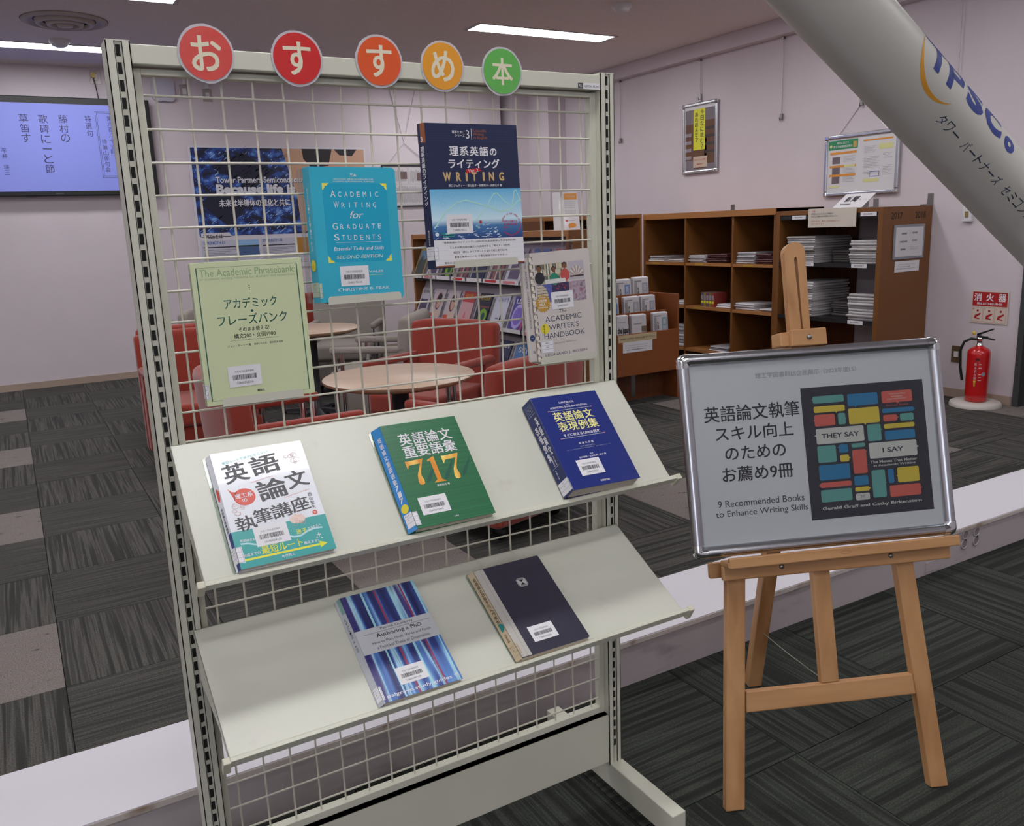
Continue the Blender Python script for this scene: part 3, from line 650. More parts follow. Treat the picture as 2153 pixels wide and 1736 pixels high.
# 7 cyan
CYN = mat('cyan cover', (44, 176, 204), .28, coat=.6, noise=.07, nscale=9); CYD = mat('deeper cyan panel', (0, 164, 200), .28, coat=.6); CYE = mat('pale yellow corner print', (236, 226, 90), .4)
W_, H_, T_ = .155, .228, .020
o = book('book', 'worn cyan book with white lettering and yellow corner marks', up_frame(.2705, 1.2145, -.024, -.010, H_, -.7), W_, H_, T_, CYN, round_=.008, lean=.006)
F = surf(W_, H_, T_, 1, 228 / 226); FS = spine(H_)
m = MB(); X = m.text; m.rect(F, 20, 27, 136.7, 159, CYD, 0)
for cx, cy, sx_, sy_ in ((20, 26.8, 1, 1), (136.9, 26.8, -1, 1), (20, 159.4, 1, -1), (136.7, 159.4, -1, -1)):
    m.shape(F, [(cx, cy), (cx, cy + 12 * sy_), (cx + 4.4 * sx_, cy + 7.5 * sy_), (cx + 4.4 * sx_, cy + 4.4 * sy_), (cx + 7.5 * sx_, cy + 4.4 * sy_), (cx + 12 * sx_, cy)], CYE, 2)
X(F, '三A', 76.8, 13, 12, 5, PAPER, 2, bold=.03); X(F, 'MICHIGAN SERIES IN ENGLISH FOR', 77.4, 20.2, 72, 2.3, PAPER, 2, bold=0); X(F, 'ACADEMIC & PROFESSIONAL PURPOSES', 77.4, 24, 74, 2.3, PAPER, 2, bold=0)
def smallcaps(t, cx, cy, w, h):
    X(F, t[0], cx - w / 2 + h * .42, cy, h * .95, h * 1.15, PAPER, 2, bold=0); n = len(t) - 1; st = (w - h * 1.1) / n
    for i, ch in enumerate(t[1:]): X(F, ch, cx - w / 2 + h * 1.15 + st * (i + .45), cy + h * .1, h * .64 if ch not in 'I' else h * .12, h * .88, PAPER, 2, bold=0)
smallcaps('ACADEMIC', 78.5, 44.4, 89, 9.5); smallcaps('WRITING', 78.1, 62.2, 79, 9.5); X(F, 'for', 77.6, 79.5, 25, 12, PAPER, 2, bold=0, shear=.25); smallcaps('GRADUATE', 78.6, 98.4, 91, 9.5); smallcaps('STUDENTS', 78.4, 116.8, 88, 9.5)
m.rect(F, 36.6, 125.4, 120, 125.9, PAPER, 2); X(F, 'Essential Tasks and Skills', 77.4, 136.1, 92, 6.4, PAPER, 2, bold=0, shear=.25); X(F, 'SECOND EDITION', 77.9, 150.3, 86, 5.6, mat('pale cream print', (214, 224, 200), .4), 2, bold=0, shear=.25)
X(F, 'JOHN M. SWALES', 80, 177, 77, 4.6, PAPER, 2, bold=0); m.rect(F, 40, 182.5, 119, 182.9, CYE, 2); X(F, 'CHRISTINE B. FEAK', 80.5, 205.6, 95.5, 5, PAPER, 2, bold=0)
m.vtext(FS, 'ACADEMIC WRITING FOR', T_ * 500, 34, 140, 4, PAPER, 1, bold=0); m.disc(FS, T_ * 500, 164, 6.5, mat('yellow sticker', (226, 210, 60), .5), 5, 10)
m.build('lettering', o); barcode(o, F, 39, 165.8, '12400193194'); calltag(o, F, FS, 193, T_, 4.8, 25, sty=mat('pale sage sticker', (190, 206, 180), .5))
holder(.2825, .4175, 1.2125, -.0495, 'steel holder lip under the cyan book')
o = MB().box(0, .003, -.021, 0, 0, .225, ACRYL).build('acrylic_stand'); o.location = (.2590, -.0055, 1.2145); tag(o, 'clear acrylic edge plate left of the cyan book', 'book stand', 'clear acrylic stands under the books')
# 8 navy
NV = mat('navy cover', (22, 34, 72), .4, coat=.1); BRN = mat('copper brown print', (150, 84, 48), .45); BEI = mat('beige gold print', (206, 170, 116), .45)
W_, H_, T_ = .191, .2575, .017
o = book('book', 'navy book with white title, beige WRITING and a sea photo below', up_frame(.4905, 1.2610, -.028, -.014, H_, 0), W_, H_, T_, NV, round_=0, lean=.007)
F = surf(W_, H_, T_, 191 / 184, 257.5 / 257); FS = spine(H_)
SKY = grad('sky to sea print', [(0, (24, 62, 122)), (.25, (60, 120, 176)), (.38, (206, 232, 244)), (.7, (150, 208, 236)), (1, (96, 176, 222))], 'Y', .052, .143)
m = MB(); m.rect(F, 0, 115.7, 184, 206.5, SKY, 0)
FOAM = mat('sea foam white', (220, 232, 240), .4); DNA = mat('pale green strand', (178, 226, 214), .4)
m.line(F, [(4, 185), (30, 155), (50, 140), (70, 136), (92, 142), (120, 150), (140, 158), (160, 155), (176, 140), (184, 136)], 2.2, DNA, 2)
m.line(F, [(70, 180), (90, 170), (110, 150), (126, 126), (134, 124), (150, 140), (164, 148), (170, 122), (174, 118), (184, 140)], 1.6, DNA, 2)
for i in range(9): m.line(F, [(40 + i * 7, 142 + abs(i - 4) * 1.5), (42 + i * 7.4, 160 + i)], .5, DNA, 1)
for i in range(8): m.line(F, [(118 + i * 6, 136 + abs(i - 2) * 3), (116 + i * 6.5, 156)], .5, DNA, 1)
for i in range(5): m.line(F, [(170 + i * 3, 124 + i * 2), (168 + i * 4, 144)], .4, DNA, 1)
q = random.Random(2)
for i in range(26):
    x_, y_ = q.uniform(0, 110), q.uniform(182, 205); m.line(F, [(x_, y_), (x_ + q.uniform(4, 14), y_ + q.uniform(-3, 3))], q.uniform(.3, 1.1), FOAM, 1)
for i in range(16):
    x_, y_ = q.uniform(108, 134), q.uniform(188, 205); m.line(F, [(x_, y_), (x_ + q.uniform(2, 7), y_ - q.uniform(0, 4))], q.uniform(.4, 1.4), FOAM, 1)
for cx, cy in ((20, 132), (30, 126), (42, 128), (24, 142), (46, 122)): m.line(F, [(cx + 5 * math.cos(k * 1.047), cy + 5 * math.sin(k * 1.047)) for k in range(7)], .4, mat('faint blue line', (130, 180, 206), .4), 1)
m.disc(F, 96.4, 176, 3, mat('red ball print', (176, 40, 44), .3, coat=.6), 3)
for cx, cy in ((92, 186), (102, 181), (88, 183)): m.disc(F, cx, cy, 2.2, mat('grey ball print', (150, 180, 196), .3), 3); m.line(F, [(cx, cy), (96, 177)], 1, mat('grey ball print', (150, 180, 196), .3), 2)
m.disc(F, 8, 196, 3.6, FOAM, 3); m.build('cover_picture', o)
m = MB(); X = m.text; m.rect(F, 1, 206.5, 184, 252.5, PAPER, 1)
for y_ in (216, 225, 234, 243): m.rect(F, 1, y_, 184, y_ + .25, mat('pale rule', (200, 200, 208), .5), 2)
m.rect(F, 0, 252.5, 184, 255, BRN, 1)
TXN = mat('pale navy text texture', (44, 58, 98), .45)
for i in range(7): X(F, 'Gateway to the World of International Science and Research Gateway to the World', 92, 5.5 + i * 4.2, 180, 2, TXN, 0, bold=0)
X(F, '理系たまご', 64.1, 14.8, 25, 5, PAPER, 2); X(F, 'シリーズ', 66.8, 21, 19, 5, PAPER, 2); X(F, '3', 82.3, 18.9, 6.6, 15, PAPER, 2, bold=0); m.rect(F, 89.4, 8.6, 90.3, 28.3, PAPER, 2)
X(F, 'Scientific', 107, 12, 28, 5, BRN, 2); X(F, 'Writing', 103.8, 18.8, 21.7, 6, BRN, 2); X(F, 'in English', 107.7, 25, 27, 6, BRN, 2)
for i, (ch, w_) in enumerate(zip('理系英語の', (18, 18, 18, 18, 14))): X(F, ch, 52.8 + i * 20 - (1 if i == 4 else 0), 48.5 + (1 if i == 4 else 0), w_, w_ * .93, PAPER, 2, bold=.025)
X(F, 'ライティング', 91.9, 70.7, 103, 17, PAPER, 2, bold=.025)
for i, ch in enumerate('WRITING'): X(F, ch, (36, 58.5, 74.5, 90, 109, 125, 146)[i], 93.7, (16, 9.5, 4.2, 10, 4.2, 10.5, 10.5)[i], 16, BEI, 2, bold=.04)
m.shape(F, [(74, 81), (74, 88), (107, 83.5), (100, 80), (104, 78)], mat('red flash', (196, 30, 34), .4), 3); X(F, 'Ver. 2', 88.5, 82.8, 20, 6, PAPER, 4, -5)
X(F, '野口ジュディー・深山晶子・村尾純子・浅野元子 著', 91.6, 109.6, 108, 4.6, PAPER, 2)
BI = mat('brown ink', (70, 52, 34), .5)
X(F, '『理系英語のライティング』(2007年刊)を大刷新した完全改訂版!', 92.6, 211.5, 150, 4.3, BI, 3, bold=.004); X(F, 'どんな分野,内容の論文にも応用できる「考え方」を伝授', 92.6, 220.5, 123, 4.3, BI, 3, bold=.004)
X(F, '論文を「読む」からスタートするので初心者でもOK', 92.8, 229.4, 111, 4.3, BI, 3, bold=.004); X(F, '豊富な実例やクイズ, 丁寧な解説で分かりやすい!', 93, 238.2, 108, 4.3, BI, 3, bold=.004); X(F, '専用のコ', 28, 248, 19, 4.3, BI, 3, bold=.004)
CR = mat('crimson ring text', (190, 40, 70), .4)
for i, ch in enumerate('Gateway to the World of International Scientists'):
    if ch == ' ': continue
    a_ = -165 + i * 6.4; X(F, ch, 159.7 + 19.5 * math.cos(R(a_)), 182.4 + 20 * math.sin(R(a_)), 2, 3, CR, 2, a_ + 90, bold=.01)
X(F, '世界で活躍する', 158, 176.4, 29, 4, CR, 2); X(F, '理工系研究者を', 158.6, 181.9, 29.5, 4, CR, 2); X(F, '目指して', 151, 187.4, 15, 4, CR, 2)
m.rrect(F, 17, 193.3, 43.5, 197.6, 2, mat('teal pill', (0, 132, 130), .4), 2); m.rrect(F, 17, 197.8, 43.5, 202, 2, mat('dark teal pill', (10, 60, 84), .4), 2); X(F, 'ESP', 29.7, 195.5, 9, 2.6, PAPER, 3); X(F, 'Advanced', 30, 199.9, 22, 3, mat('aqua ink', (70, 200, 190), .4), 3)
m.rect(FS, 0, 0, T_ * 1000, 34, BRN, 0); m.vtext(FS, '理系英語のライティング', T_ * 500, 40, 146, 8, PAPER, 1, bold=.02); X(FS, '3', T_ * 500, 28, 5, 8, PAPER, 2); m.vtext(FS, '野口深山村尾', T_ * 500, 188, 216, 3, PAPER, 1)
m.build('lettering', o); barcode(o, F, 27.8, 161.5, '12400519315'); calltag(o, F, FS, 218, T_, 9, 24)
holder(.5275, .6635, 1.2615, -.0495, 'steel holder lip under the navy book')
# 9 comb-bound handbook
HB = mat('worn off-white cover', (204, 196, 190), .4, coat=.25, noise=.035, nscale=14); SLT = mat('slate blue print', (64, 76, 100), .45)
W_, H_, T_ = .1425, .216, .018
o = book('book', 'off-white comb-bound handbook with photo patches and gold star', up_frame(.7075, 1.0630, -.030, -.014, H_, 1.9), W_, H_, T_, HB, round_=.006)
F = surf(W_, H_, T_, 142.5 / 141, 216 / 214); FS = spine(H_)
m = MB(); m.box(-.019, -.0015, .002, H_ - .008, T_ - .013, T_ - .003, HB); m.build('spine_wrap', o, bevel=.003)
m = MB(); CO = mat('dark comb hole', (70, 58, 50), .6); CW = mat('ivory comb', (222, 212, 198), .35, coat=.3)
for k in range(15):
    y_ = 8 + k * 13.9; m.rect(F, 3.6, y_, 5.2, y_ + 8, CO, 1); m.rect(F, .8, y_ - .2, 4, y_ + .9, CO, 1); m.rect(F, -3, y_ + .9, 3.4, y_ + 9, CW, 1)
m.build('comb_binding', o)
Fw = lambda x, y, l=0: (-.019 + x / 1000, H_ - y / 1000, T_ - .003 + .0002 + l * .0001)
m = MB()
for ch_, y_ in zip(['The', 'ACADEMIC', "WRITER'S", 'HANDBOOK'], (22, 52, 92, 130)):
    m.text(lambda x, y, l=0: Fw(8.5 - (y - 0), x, l), ch_, y_, 0, len(ch_) * 4.6, 4.4, SLT, 1, bold=0)
for k in range(14):
    a_ = k * math.pi / 7; m.shape(Fw, [(9, 166), (9 + 6 * math.cos(a_ - .2), 166 + 7 * math.sin(a_ - .2)), (9 + 6 * math.cos(a_ + .2), 166 + 7 * math.sin(a_ + .2))], mat('blue starburst', (30, 64, 104), .4), 1)
m.disc(Fw, 9, 166, 4.4, mat('blue starburst', (30, 64, 104), .4), 2); m.text(Fw, 'MLA', 9, 166, 5, 2.4, PAPER, 3); m.text(Fw, 'ROSEN', 9, 8, 11, 2.4, GREYINK, 1, bold=0); m.text(Fw, '和', 10, 194, 5, 6, SLT, 1)
X = m.text
X(F, 'The', 65, 118.4, 17.5, 7.2, SLT, 2, bold=0, shear=.2); X(F, 'ACADEMIC', 65.4, 131.5, 87, 10.6, SLT, 2, bold=-.004); X(F, "WRITER'S", 64.8, 148, 72, 10.6, SLT, 2, bold=-.004); X(F, 'HANDBOOK', 65, 164.3, 97.7, 10.4, SLT, 2, bold=-.004)
X(F, 'SECOND EDITION', 65.3, 180.9, 53, 2.6, GREYINK, 2, bold=0); X(F, 'LEONARD J. ROSEN', 65.2, 203, 101, 6.4, SLT, 2, bold=-.004)
GS = mat('gold starburst', (190, 146, 54), .4); n_ = 22; m.shape(F, [((20.3 + (18.5 if k % 2 == 0 else 14.5) * math.cos(-k * math.pi / n_)), 99.5 + (19 if k % 2 == 0 else 14.5) * math.sin(-k * math.pi / n_)) for k in range(2 * n_)], GS, 3)
X(F, 'Includes', 19.8, 87.6, 14, 2.6, PAPER, 4, 2); X(F, '2009', 19, 94.3, 20, 6, PAPER, 4, 2); X(F, 'MLA', 19, 101.3, 13.7, 5, PAPER, 4, 2, bold=.02); X(F, 'Guidelines', 19.3, 107, 22, 3.4, PAPER, 4, 2)
m.disc(F, 19.5, 149.5, 10, mat('yellow sticker', (226, 210, 60), .5), 3); m.vtext(F, '留学生', 17.5, 141, 159, 4, mat('brown ink', (70, 52, 34), .5), 4)
m.build('lettering', o)
m = MB(); q = random.Random(11)
m.rect(F, 9.5, 23.3, 85, 62.3, mat('photo shelf wall', (170, 164, 140), .5), 1)
for r_ in range(3):
    for i in range(24):
        x_ = 10 + i * 3.1; m.rect(F, x_, 24 + r_ * 11.5, x_ + 2.3, 33.5 + r_ * 11.5, mat(*[('spine print a', (206, 196, 170)), ('spine print b', (110, 84, 60)), ('spine print c', (226, 222, 206)), ('spine print d', (84, 92, 90))][q.randrange(4)]), 2)
SK = mat('brown skin print', (120, 74, 50), .5); HR = mat('dark hair print', (30, 22, 22), .5)
for cx, cy, body in ((18, 32, (36, 36, 46)), (52, 36, (40, 130, 100)), (78, 30, (190, 80, 76))):
    m.disc(F, cx, cy + 18, 11, mat('shirt print %d' % body[0], body, .5), 3, 12); m.disc(F, cx, cy - 2, 5.4, HR, 3); m.disc(F, cx, cy, 4.3, SK, 4, 5)
m.rect(F, 30, 54, 78, 62.3, mat('white table print', (214, 214, 210), .5), 5)
m.rect(F, 87, 22.6, 125, 59.5, mat('grey lilac photo', (184, 176, 184), .5), 1)
for k in range(11):
    a_ = R(200 + k * 14); m.shape(F, [(106, 52), (106 + 18 * math.cos(a_), 52 + 20 * math.sin(a_)), (106 + 18 * math.cos(a_ + .14), 52 + 20 * math.sin(a_ + .14))], mat('open page print', (222, 210, 196), .5) if k % 2 else mat('open page shade', (168, 146, 128), .5), 2)
m.rect(F, 90, 51, 123, 54, mat('book edge print', (70, 44, 32), .5), 3)
m.rect(F, 9.5, 62.8, 45, 98, mat('blue sky print', (84, 92, 160), .5), 1); m.shape(F, [(10, 98), (10, 64), (22, 63.5), (30, 70), (34, 80), (36, 98)], mat('dome print', (196, 186, 168), .5), 2)
for y_ in (68, 74, 80, 86): m.rect(F, 10, y_, 30 + (y_ - 68) * .3, y_ + 1.2, mat('dome shade', (120, 100, 92), .5), 3)
m.rect(F, 45, 62.3, 85.5, 82, mat('dark violet photo', (56, 48, 84), .5), 1)
for k in range(12): m.disc(F, 54 + k * 2.4, 66 + 8 * math.sin(k * .9), 1.4, mat('red bead print', (176, 40, 60), .5), 2)
m.rect(F, 86, 62, 125.5, 101.4, noise_mix('marbled mauve photo', [(.35, (120, 100, 120)), (.5, (176, 160, 172)), (.65, (140, 96, 110))], 90, (1, 1, 1), .5, 4), 1)
m.build('cover_picture', o)
barcode(o, F, 40.6, 79.8, '12400275037')
m = MB(); m.rect(F, 6.3, 173, 36, 197.5, PAPER, 3); b_ = mat('call label blue line', (90, 110, 150), .5)
for y_ in (174, 182, 189.5, 196.5): m.rect(F, 7, y_, 35, y_ + .4, b_, 4)
for x_ in (7, 34.6): m.rect(F, x_, 174, x_ + .4, 196.9, b_, 4)
X = m.text; X(F, '808.1', 21, 178, 8, 2.6, INK, 4, bold=0); X(F, 'ROS', 21, 186, 6, 2.6, INK, 4, bold=0); m.build('call_number_label', o)
holder(.7085, .8455, 1.0605, -.0515, 'steel holder lip under the comb-bound handbook')
o = MB(up_frame(.700, 1.066, -.0125, -.0075, .22, 0)).prism(rr2(0, 0, .118, .232, .006), 0, .003, clear('milky acrylic', (214, 208, 218), 1.6)).build('acrylic_stand'); tag(o, 'clear acrylic plate behind the comb-bound handbook', 'book stand', 'clear acrylic stands under the books')

# ------------------------------------------------------------------ round laminated signs on the top rail
CREAMINK = mat('cream paper lettering', (226, 216, 190), .5, coat=.3)
for ch, x, z, c, lb in (('お', .1265, 1.6118, (214, 70, 62), 'round coral red laminated sign reading お, leftmost on the rail'), ('す', .2702, 1.6132, (208, 34, 34), 'round deep red laminated sign reading す'), ('す', .4135, 1.6174, (226, 88, 34), 'round orange-red laminated sign reading す'),
                        ('め', .5337, 1.616, (232, 156, 34), 'round amber laminated sign reading め'), ('本', .6563, 1.6137, (92, 178, 76), 'round green laminated sign reading 本, rightmost on the rail')):
    t = thing('round_sign', lb, 'sign', (x, -.0290, z), 0, 'round letter signs on the top rail')
    q = random.Random(ord(ch)); r_ = .0395
    cm = mat('laminated card %s' % str(c), c, .3, coat=1.0, bump=.35, nscale=70)
    Mx = Matrix.Rotation(R(90), 4, 'X')
    ring = [(r_ * 1.0 * math.cos(2 * math.pi * k / 40), r_ * math.sin(2 * math.pi * k / 40)) for k in range(40)]
    MB().prism(ring, 0, .0008, cm, M=Mx).build('disc', t)
    out = [((r_ + .0035 + q.uniform(-.0004, .0008)) * math.cos(2 * math.pi * k / 28), (r_ + .0035 + q.uniform(-.0004, .0012)) * math.sin(2 * math.pi * k / 28)) for k in range(28)]
    MB().prism(out, -.0003, 0, mat('laminate film rim', (196, 192, 198), .2, coat=.8), M=Mx).build('film_rim', t)
    F = lambda x_, y_, l=0: (x_ / 1000, -.0009 - l * .0001, -y_ / 1000)
    m = MB(); m.text(F, ch, 0, 0, 46 if ch != '本' else 44, 52 if ch != '本' else 48, CREAMINK, 1, 0, bold=.018); m.build('letter', t)

# ------------------------------------------------------------------ easel and framed board
EU = Vector((0.91732433, -0.39814077, 0)); EV = Vector((0.09631897, 0.22192084, 0.97029573)); EN = Vector((-0.38631429, -0.89007588, 0.2419219)); EO = Vector((1.322, -.325, 0)); EW = Vector((.39814, .91732, 0))
ME = frame(EO, EU, EV, EN)          # local x across, y up the leaning frame, z towards the viewer
es = thing('easel', 'light wooden A-frame easel holding the framed board', 'easel', EO)
def E_(b4, t4): return MB().hexa([tuple((ME @ Vector(p)) - EO) for p in b4], [tuple((ME @ Vector(p)) - EO) for p in t4], OAKZ)
OAKZ = noise_mix('beech easel wood', [(.3, (160, 112, 70)), (.5, (186, 138, 92)), (.7, (200, 154, 106))], 1.0, (16, 16, 2), .42, 5, distort=.5)
OAKB = noise_mix('beech easel wood across', [(.3, (170, 122, 78)), (.5, (190, 142, 96)), (.7, (202, 156, 108))], 1.0, (2, 2, 26), .42, 5, distort=.5)
def bar(pts, z0, z1, name, mt=None, par=es, bev=.003):
    """four corners (x, y) of the front outline, thickness z0..z1 in the easel frame"""
    m = MB(); m.M = Matrix.Translation(-EO) @ ME
    n = len(pts); vs = [(x, y, z0) for x, y in pts] + [(x, y, z1) for x, y in pts]
    m.add(vs, [tuple(range(n - 1, -1, -1)), tuple(range(n, 2 * n))] + [(i, (i + 1) % n, n + (i + 1) % n, n + i) for i in range(n)], mt or OAKZ)
    return m.build(name, par, bevel=bev)
gz = -.014
bar([(-.277, .0), (-.232, .0), (-.188, .56), (-.233, .56)], gz, .012, 'leg')
bar([(.2245, .0), (.268, .0), (.222, .56), (.178, .56)], gz, .012, 'leg')
bar([(-.2115, .2185), (.2065, .2215), (.2015, .270), (-.2075, .267)], gz + .003, .010, 'cross_bar', OAKB)
bar([(-.024, .2685), (.019, .2685), (.016, .56), (-.027, .56)], gz + .002, .010, 'centre_post')
bar([(-.250, .528), (.3075, .536), (.309, .572), (-.249, .562)], .012, .030, 'lower_beam', OAKB)
bar([(-.270, .530), (-.20, .531), (-.20, .566), (-.270, .566)], -.020, -.004, 'back_block', OAKB)
# ledge tray the board stands on
m = MB(); m.M = Matrix.Translation(-EO) @ ME
def traybar(x0, x1, ya, yb, z0, z1, nm, sk=.018):
    n = [(x0, ya, z0), (x0, yb, z0), (x0, yb, z1), (x0, ya, z1)]; k = [(x1, ya + sk, z0), (x1, yb + sk, z0), (x1, yb + sk, z1), (x1, ya + sk, z1)]
    mm = MB(); mm.M = Matrix.Translation(-EO) @ ME; mm.hexa(n, k, OAKB); return mm.build(nm, es, bevel=.0025)
traybar(-.249, .313, .562, .574, .012, .064, 'tray', .010)
lp = traybar(-.246, .312, .560, .584, .054, .066, 'tray_lip', .011)
F = lambda x, y, l=0: tuple((ME @ Vector((x / 1000, y / 1000, .0662 + l * .0001))) - EO)
m = MB(); F2 = lambda x, y, l=0: F(x, y, l)
STAMP = mat('burnt stamp', (150, 98, 56), .5)
el = [(30 + 12 * math.cos(2 * math.pi * k / 20), 577.5 + 3.6 * math.sin(2 * math.pi * k / 20)) for k in range(21)]
m.line(F, el, .7, STAMP, 1); m.build('maker_stamp', lp)
for x, y in ((-.110, .551), (.158, .555)):
    m = MB(); m.M = Matrix.Translation(-EO) @ ME @ Matrix.Translation((x, y, .030)); m.lathe([(.0058, 0), (.0056, .0022), (.003, .0036), (0, .004)], STEEL, 20); m.build('bolt', es)
# mast with a slot, clamp block, knob
mast = [(-.026, .60), (.026, .60), (.0155, 1.285), (.0125, 1.298), (.006, 1.3065), (-.003, 1.309), (-.012, 1.308), (-.022, 1.303), (-.030, 1.293), (-.0335, 1.283)]
MSK = lambda y: (y - 1.09) * -.06
sl = [(-.0125, 1.268), (-.0085, 1.271), (-.0045, 1.268)]
def mastprof(side):
    if side == 'l': return [(-.034, .60), (-.010, .60), (-.0072, 1.10), (-.0125, 1.265), (-.0115, 1.2715), (-.0085, 1.274), (-.008, 1.309), (-.018, 1.3075), (-.0275, 1.302), (-.034, 1.294), (-.0365, 1.285)]
    return [(.0, .60), (.024, .60), (.0150, 1.10), (.0160, 1.285), (.0140, 1.296), (.008, 1.304), (.0, 1.308), (-.008, 1.309), (-.0085, 1.274), (-.0055, 1.2715), (-.0045, 1.265), (-.0035, 1.10)]
m = MB(); m.M = Matrix.Translation(-EO) @ ME
for sd in 'lr':
    pr = mastprof(sd); n = len(pr); vs = [(x, y, -.014) for x, y in pr] + [(x, y, .006) for x, y in pr]
    m.add(vs, [tuple(range(n - 1, -1, -1)), tuple(range(n, 2 * n))] + [(i, (i + 1) % n, n + (i + 1) % n, n + i) for i in range(n)], OAKZ)
m.build('mast', es)
bar([(-.052, 1.058), (.0365, 1.059), (.0355, 1.0985), (-.050, 1.0965)], .028, .044, 'clamp_block', OAKB)
bar([(-.071, 1.060), (-.045, 1.060), (-.045, 1.0935), (-.071, 1.0925)], -.024, .028, 'clamp_spacer', OAKB)
m = MB(); m.M = Matrix.Translation(-EO) @ ME @ Matrix.Translation((-.008, 1.078, .044)); m.lathe([(.0062, 0), (.0060, .0028), (.0035, .0042), (0, .0046)], STEEL, 20); m.build('bolt', es)
# rear leg from the mast down to the floor, and the cord
def W(wx, ww, z): return EO * 0 + EU * wx + EW * ww + Vector((0, 0, z))
m = MB()
top, bot = (.275, 1.06), (.5136, 0)
dx = .010
m.hexa([W(-.018, bot[0] - .017, 0), W(.022, bot[0] - .017, 0), W(.022, bot[0] + .019, 0), W(-.018, bot[0] + .019, 0)], [W(-.018, top[0] - .014, top[1]), W(.022, top[0] - .014, top[1]), W(.022, top[0] + .022, top[1]), W(-.018, top[0] + .022, top[1])], OAKZ)
m.build('rear_leg', es, bevel=.003)
MB().tube([W(.002, .47, .19), W(.004, .30, .21), W(.005, .085, .245)], .0011, mat('grey cord', (150, 146, 136), .8), 6).build('cord', es)

bd = thing('framed_board', 'silver-framed board announcing nine recommended books', 'sign', M=ME @ Matrix.Translation((.0005, .5895, .030)) @ rotz(.9) @ Matrix.Translation((-.3195, 0, 0)))
BW, BH = .640, .467
def profile(l):
    """half-round tube section across the rail"""
    return [(0, 0), (0, .010), (.004, .016), (.0105, .019), (.017, .018), (.0225, .0145), (.026, .010), (.026, .004), (.026, 0)]
def rail(p0, p1, inward, nm):
    m = MB(); vs = []; pr = profile(0); n = len(pr); p0 = Vector(p0); p1 = Vector(p1); iw = Vector(inward)
    for p in (p0, p1):
        for a_, b_ in pr: q_ = p + iw * a_; vs.append((q_.x, q_.y, b_))
    m.add(vs, [(i, i + 1, n + i + 1, n + i) for i in range(n - 1)], ALU, True); m.add(vs, [tuple(range(n)), tuple(range(2 * n - 1, n - 1, -1))], ALU)
    return m.build(nm, bd)
c_ = .031
rail((c_, BH, 0), (BW - c_, BH, 0), (0, -1, 0), 'frame_rail'); rail((c_, 0, 0), (BW - c_, 0, 0), (0, 1, 0), 'frame_rail'); rail((0, c_, 0), (0, BH - c_, 0), (1, 0, 0), 'frame_rail'); rail((BW, c_, 0), (BW, BH - c_, 0), (-1, 0, 0), 'frame_rail')
for cx, cy, sx_, sy_ in ((0, 0, 1, 1), (BW, 0, -1, 1), (0, BH, 1, -1), (BW, BH, -1, -1)):
    m = MB(); pr = profile(0); n = len(pr); vs = []; st = []
    # outer path: rail end, round the corner, other rail end; inner path shrinks to the inner corner
    for k in range(9):
        t_ = k / 8
        for a_, b_ in pr:
            ro = .016
            if t_ == 0: o_ = (a_ - .0006, c_ + .0005)
            elif t_ == 1: o_ = (c_ + .0005, a_ - .0006)
            else:
                an = R(180 + 90 * (k - 1) / 6); rr_ = max(ro - a_, 0) + .0006; ox = ro + rr_ * math.cos(an); oy = ro + rr_ * math.sin(an)
                if a_ > ro: ox = oy = a_
                o_ = (ox, oy)
            vs.append((cx + sx_ * o_[0], cy + sy_ * o_[1], b_ + .0008))
    m.add(vs, [(k * n + i, k * n + i + 1, (k + 1) * n + i + 1, (k + 1) * n + i) for k in range(8) for i in range(n - 1)], CHROME, True)
    m.build('corner_cap', bd, label='chrome corner cap')
PW = mat('poster paper white', (214, 212, 216), .5)
MB().box(.02, BW - .02, .02, BH - .02, -.001, .004, PW).build('poster', bd)
F = lambda x, y, l=0: (x / 1000, BH - y / 1000, .0042 + l * .00015)
m = MB(); NAVY = mat('poster near-black navy', (44, 44, 56), .45); m.rect(F, 290, 96.5, 593, 404.5, NAVY, 0)
G = lambda x, y, l=0: F(290 + x * 303 / 150, 96.5 + y * 308 / 190, l)
CT = {'T': mat('poster teal', (98, 164, 156), .5), 'B': mat('poster blue', (34, 124, 172), .5), 'R': mat('poster coral', (214, 98, 86), .5), 'Y': mat('poster yellow', (222, 194, 68), .5), 'W': mat('poster cream', (208, 204, 198), .5)}
for c, x0, y0, x1, y1 in (('T',13.7,13.3,51.5,23.6),('B',55.8,13.8,93.0,31.0),('R',97.9,13.7,135.5,30.5),('Y',13.9,28.0,51.8,37.1),('R',13.7,40.0,38.7,56.7),('T',42.5,39.9,51.4,56.4),('Y',55.5,34.6,93.3,57.6),('B',97.0,38.7,136.4,45.1),('R',97.6,48.1,114.7,57.5),('T',118.3,47.8,135.1,58.4),('W',14.1,60.1,72.3,82.6),('T',76.7,60.0,93.4,84.1),('Y',97.4,61.3,135.4,68.0),('B',97.6,71.3,135.0,84.4),('W',76.9,86.8,135.7,109.5),('T',14.0,85.1,36.4,109.3),('B',40.3,85.3,51.2,96.9),('Y',40.8,100.1,51.6,110.0),('T',55.7,85.3,72.4,91.2),('R',55.8,94.5,72.7,129.1),('B',13.8,112.9,51.3,134.4),('R',13.9,137.8,51.6,145.3),('T',13.7,148.6,51.3,165.9),('B',55.4,132.3,72.6,146.0),('Y',55.4,148.6,73.2,154.8),('W',55.4,157.7,72.6,167.3),('T',76.9,126.3,93.5,165.8),('B',97.2,126.4,104.3,146.9),('Y',108.7,125.4,135.5,147.1),('R',97.8,150.6,136.0,167.0)):
    m.rrect(G, x0, y0, x1, y1, 2.2, CT[c], 1)
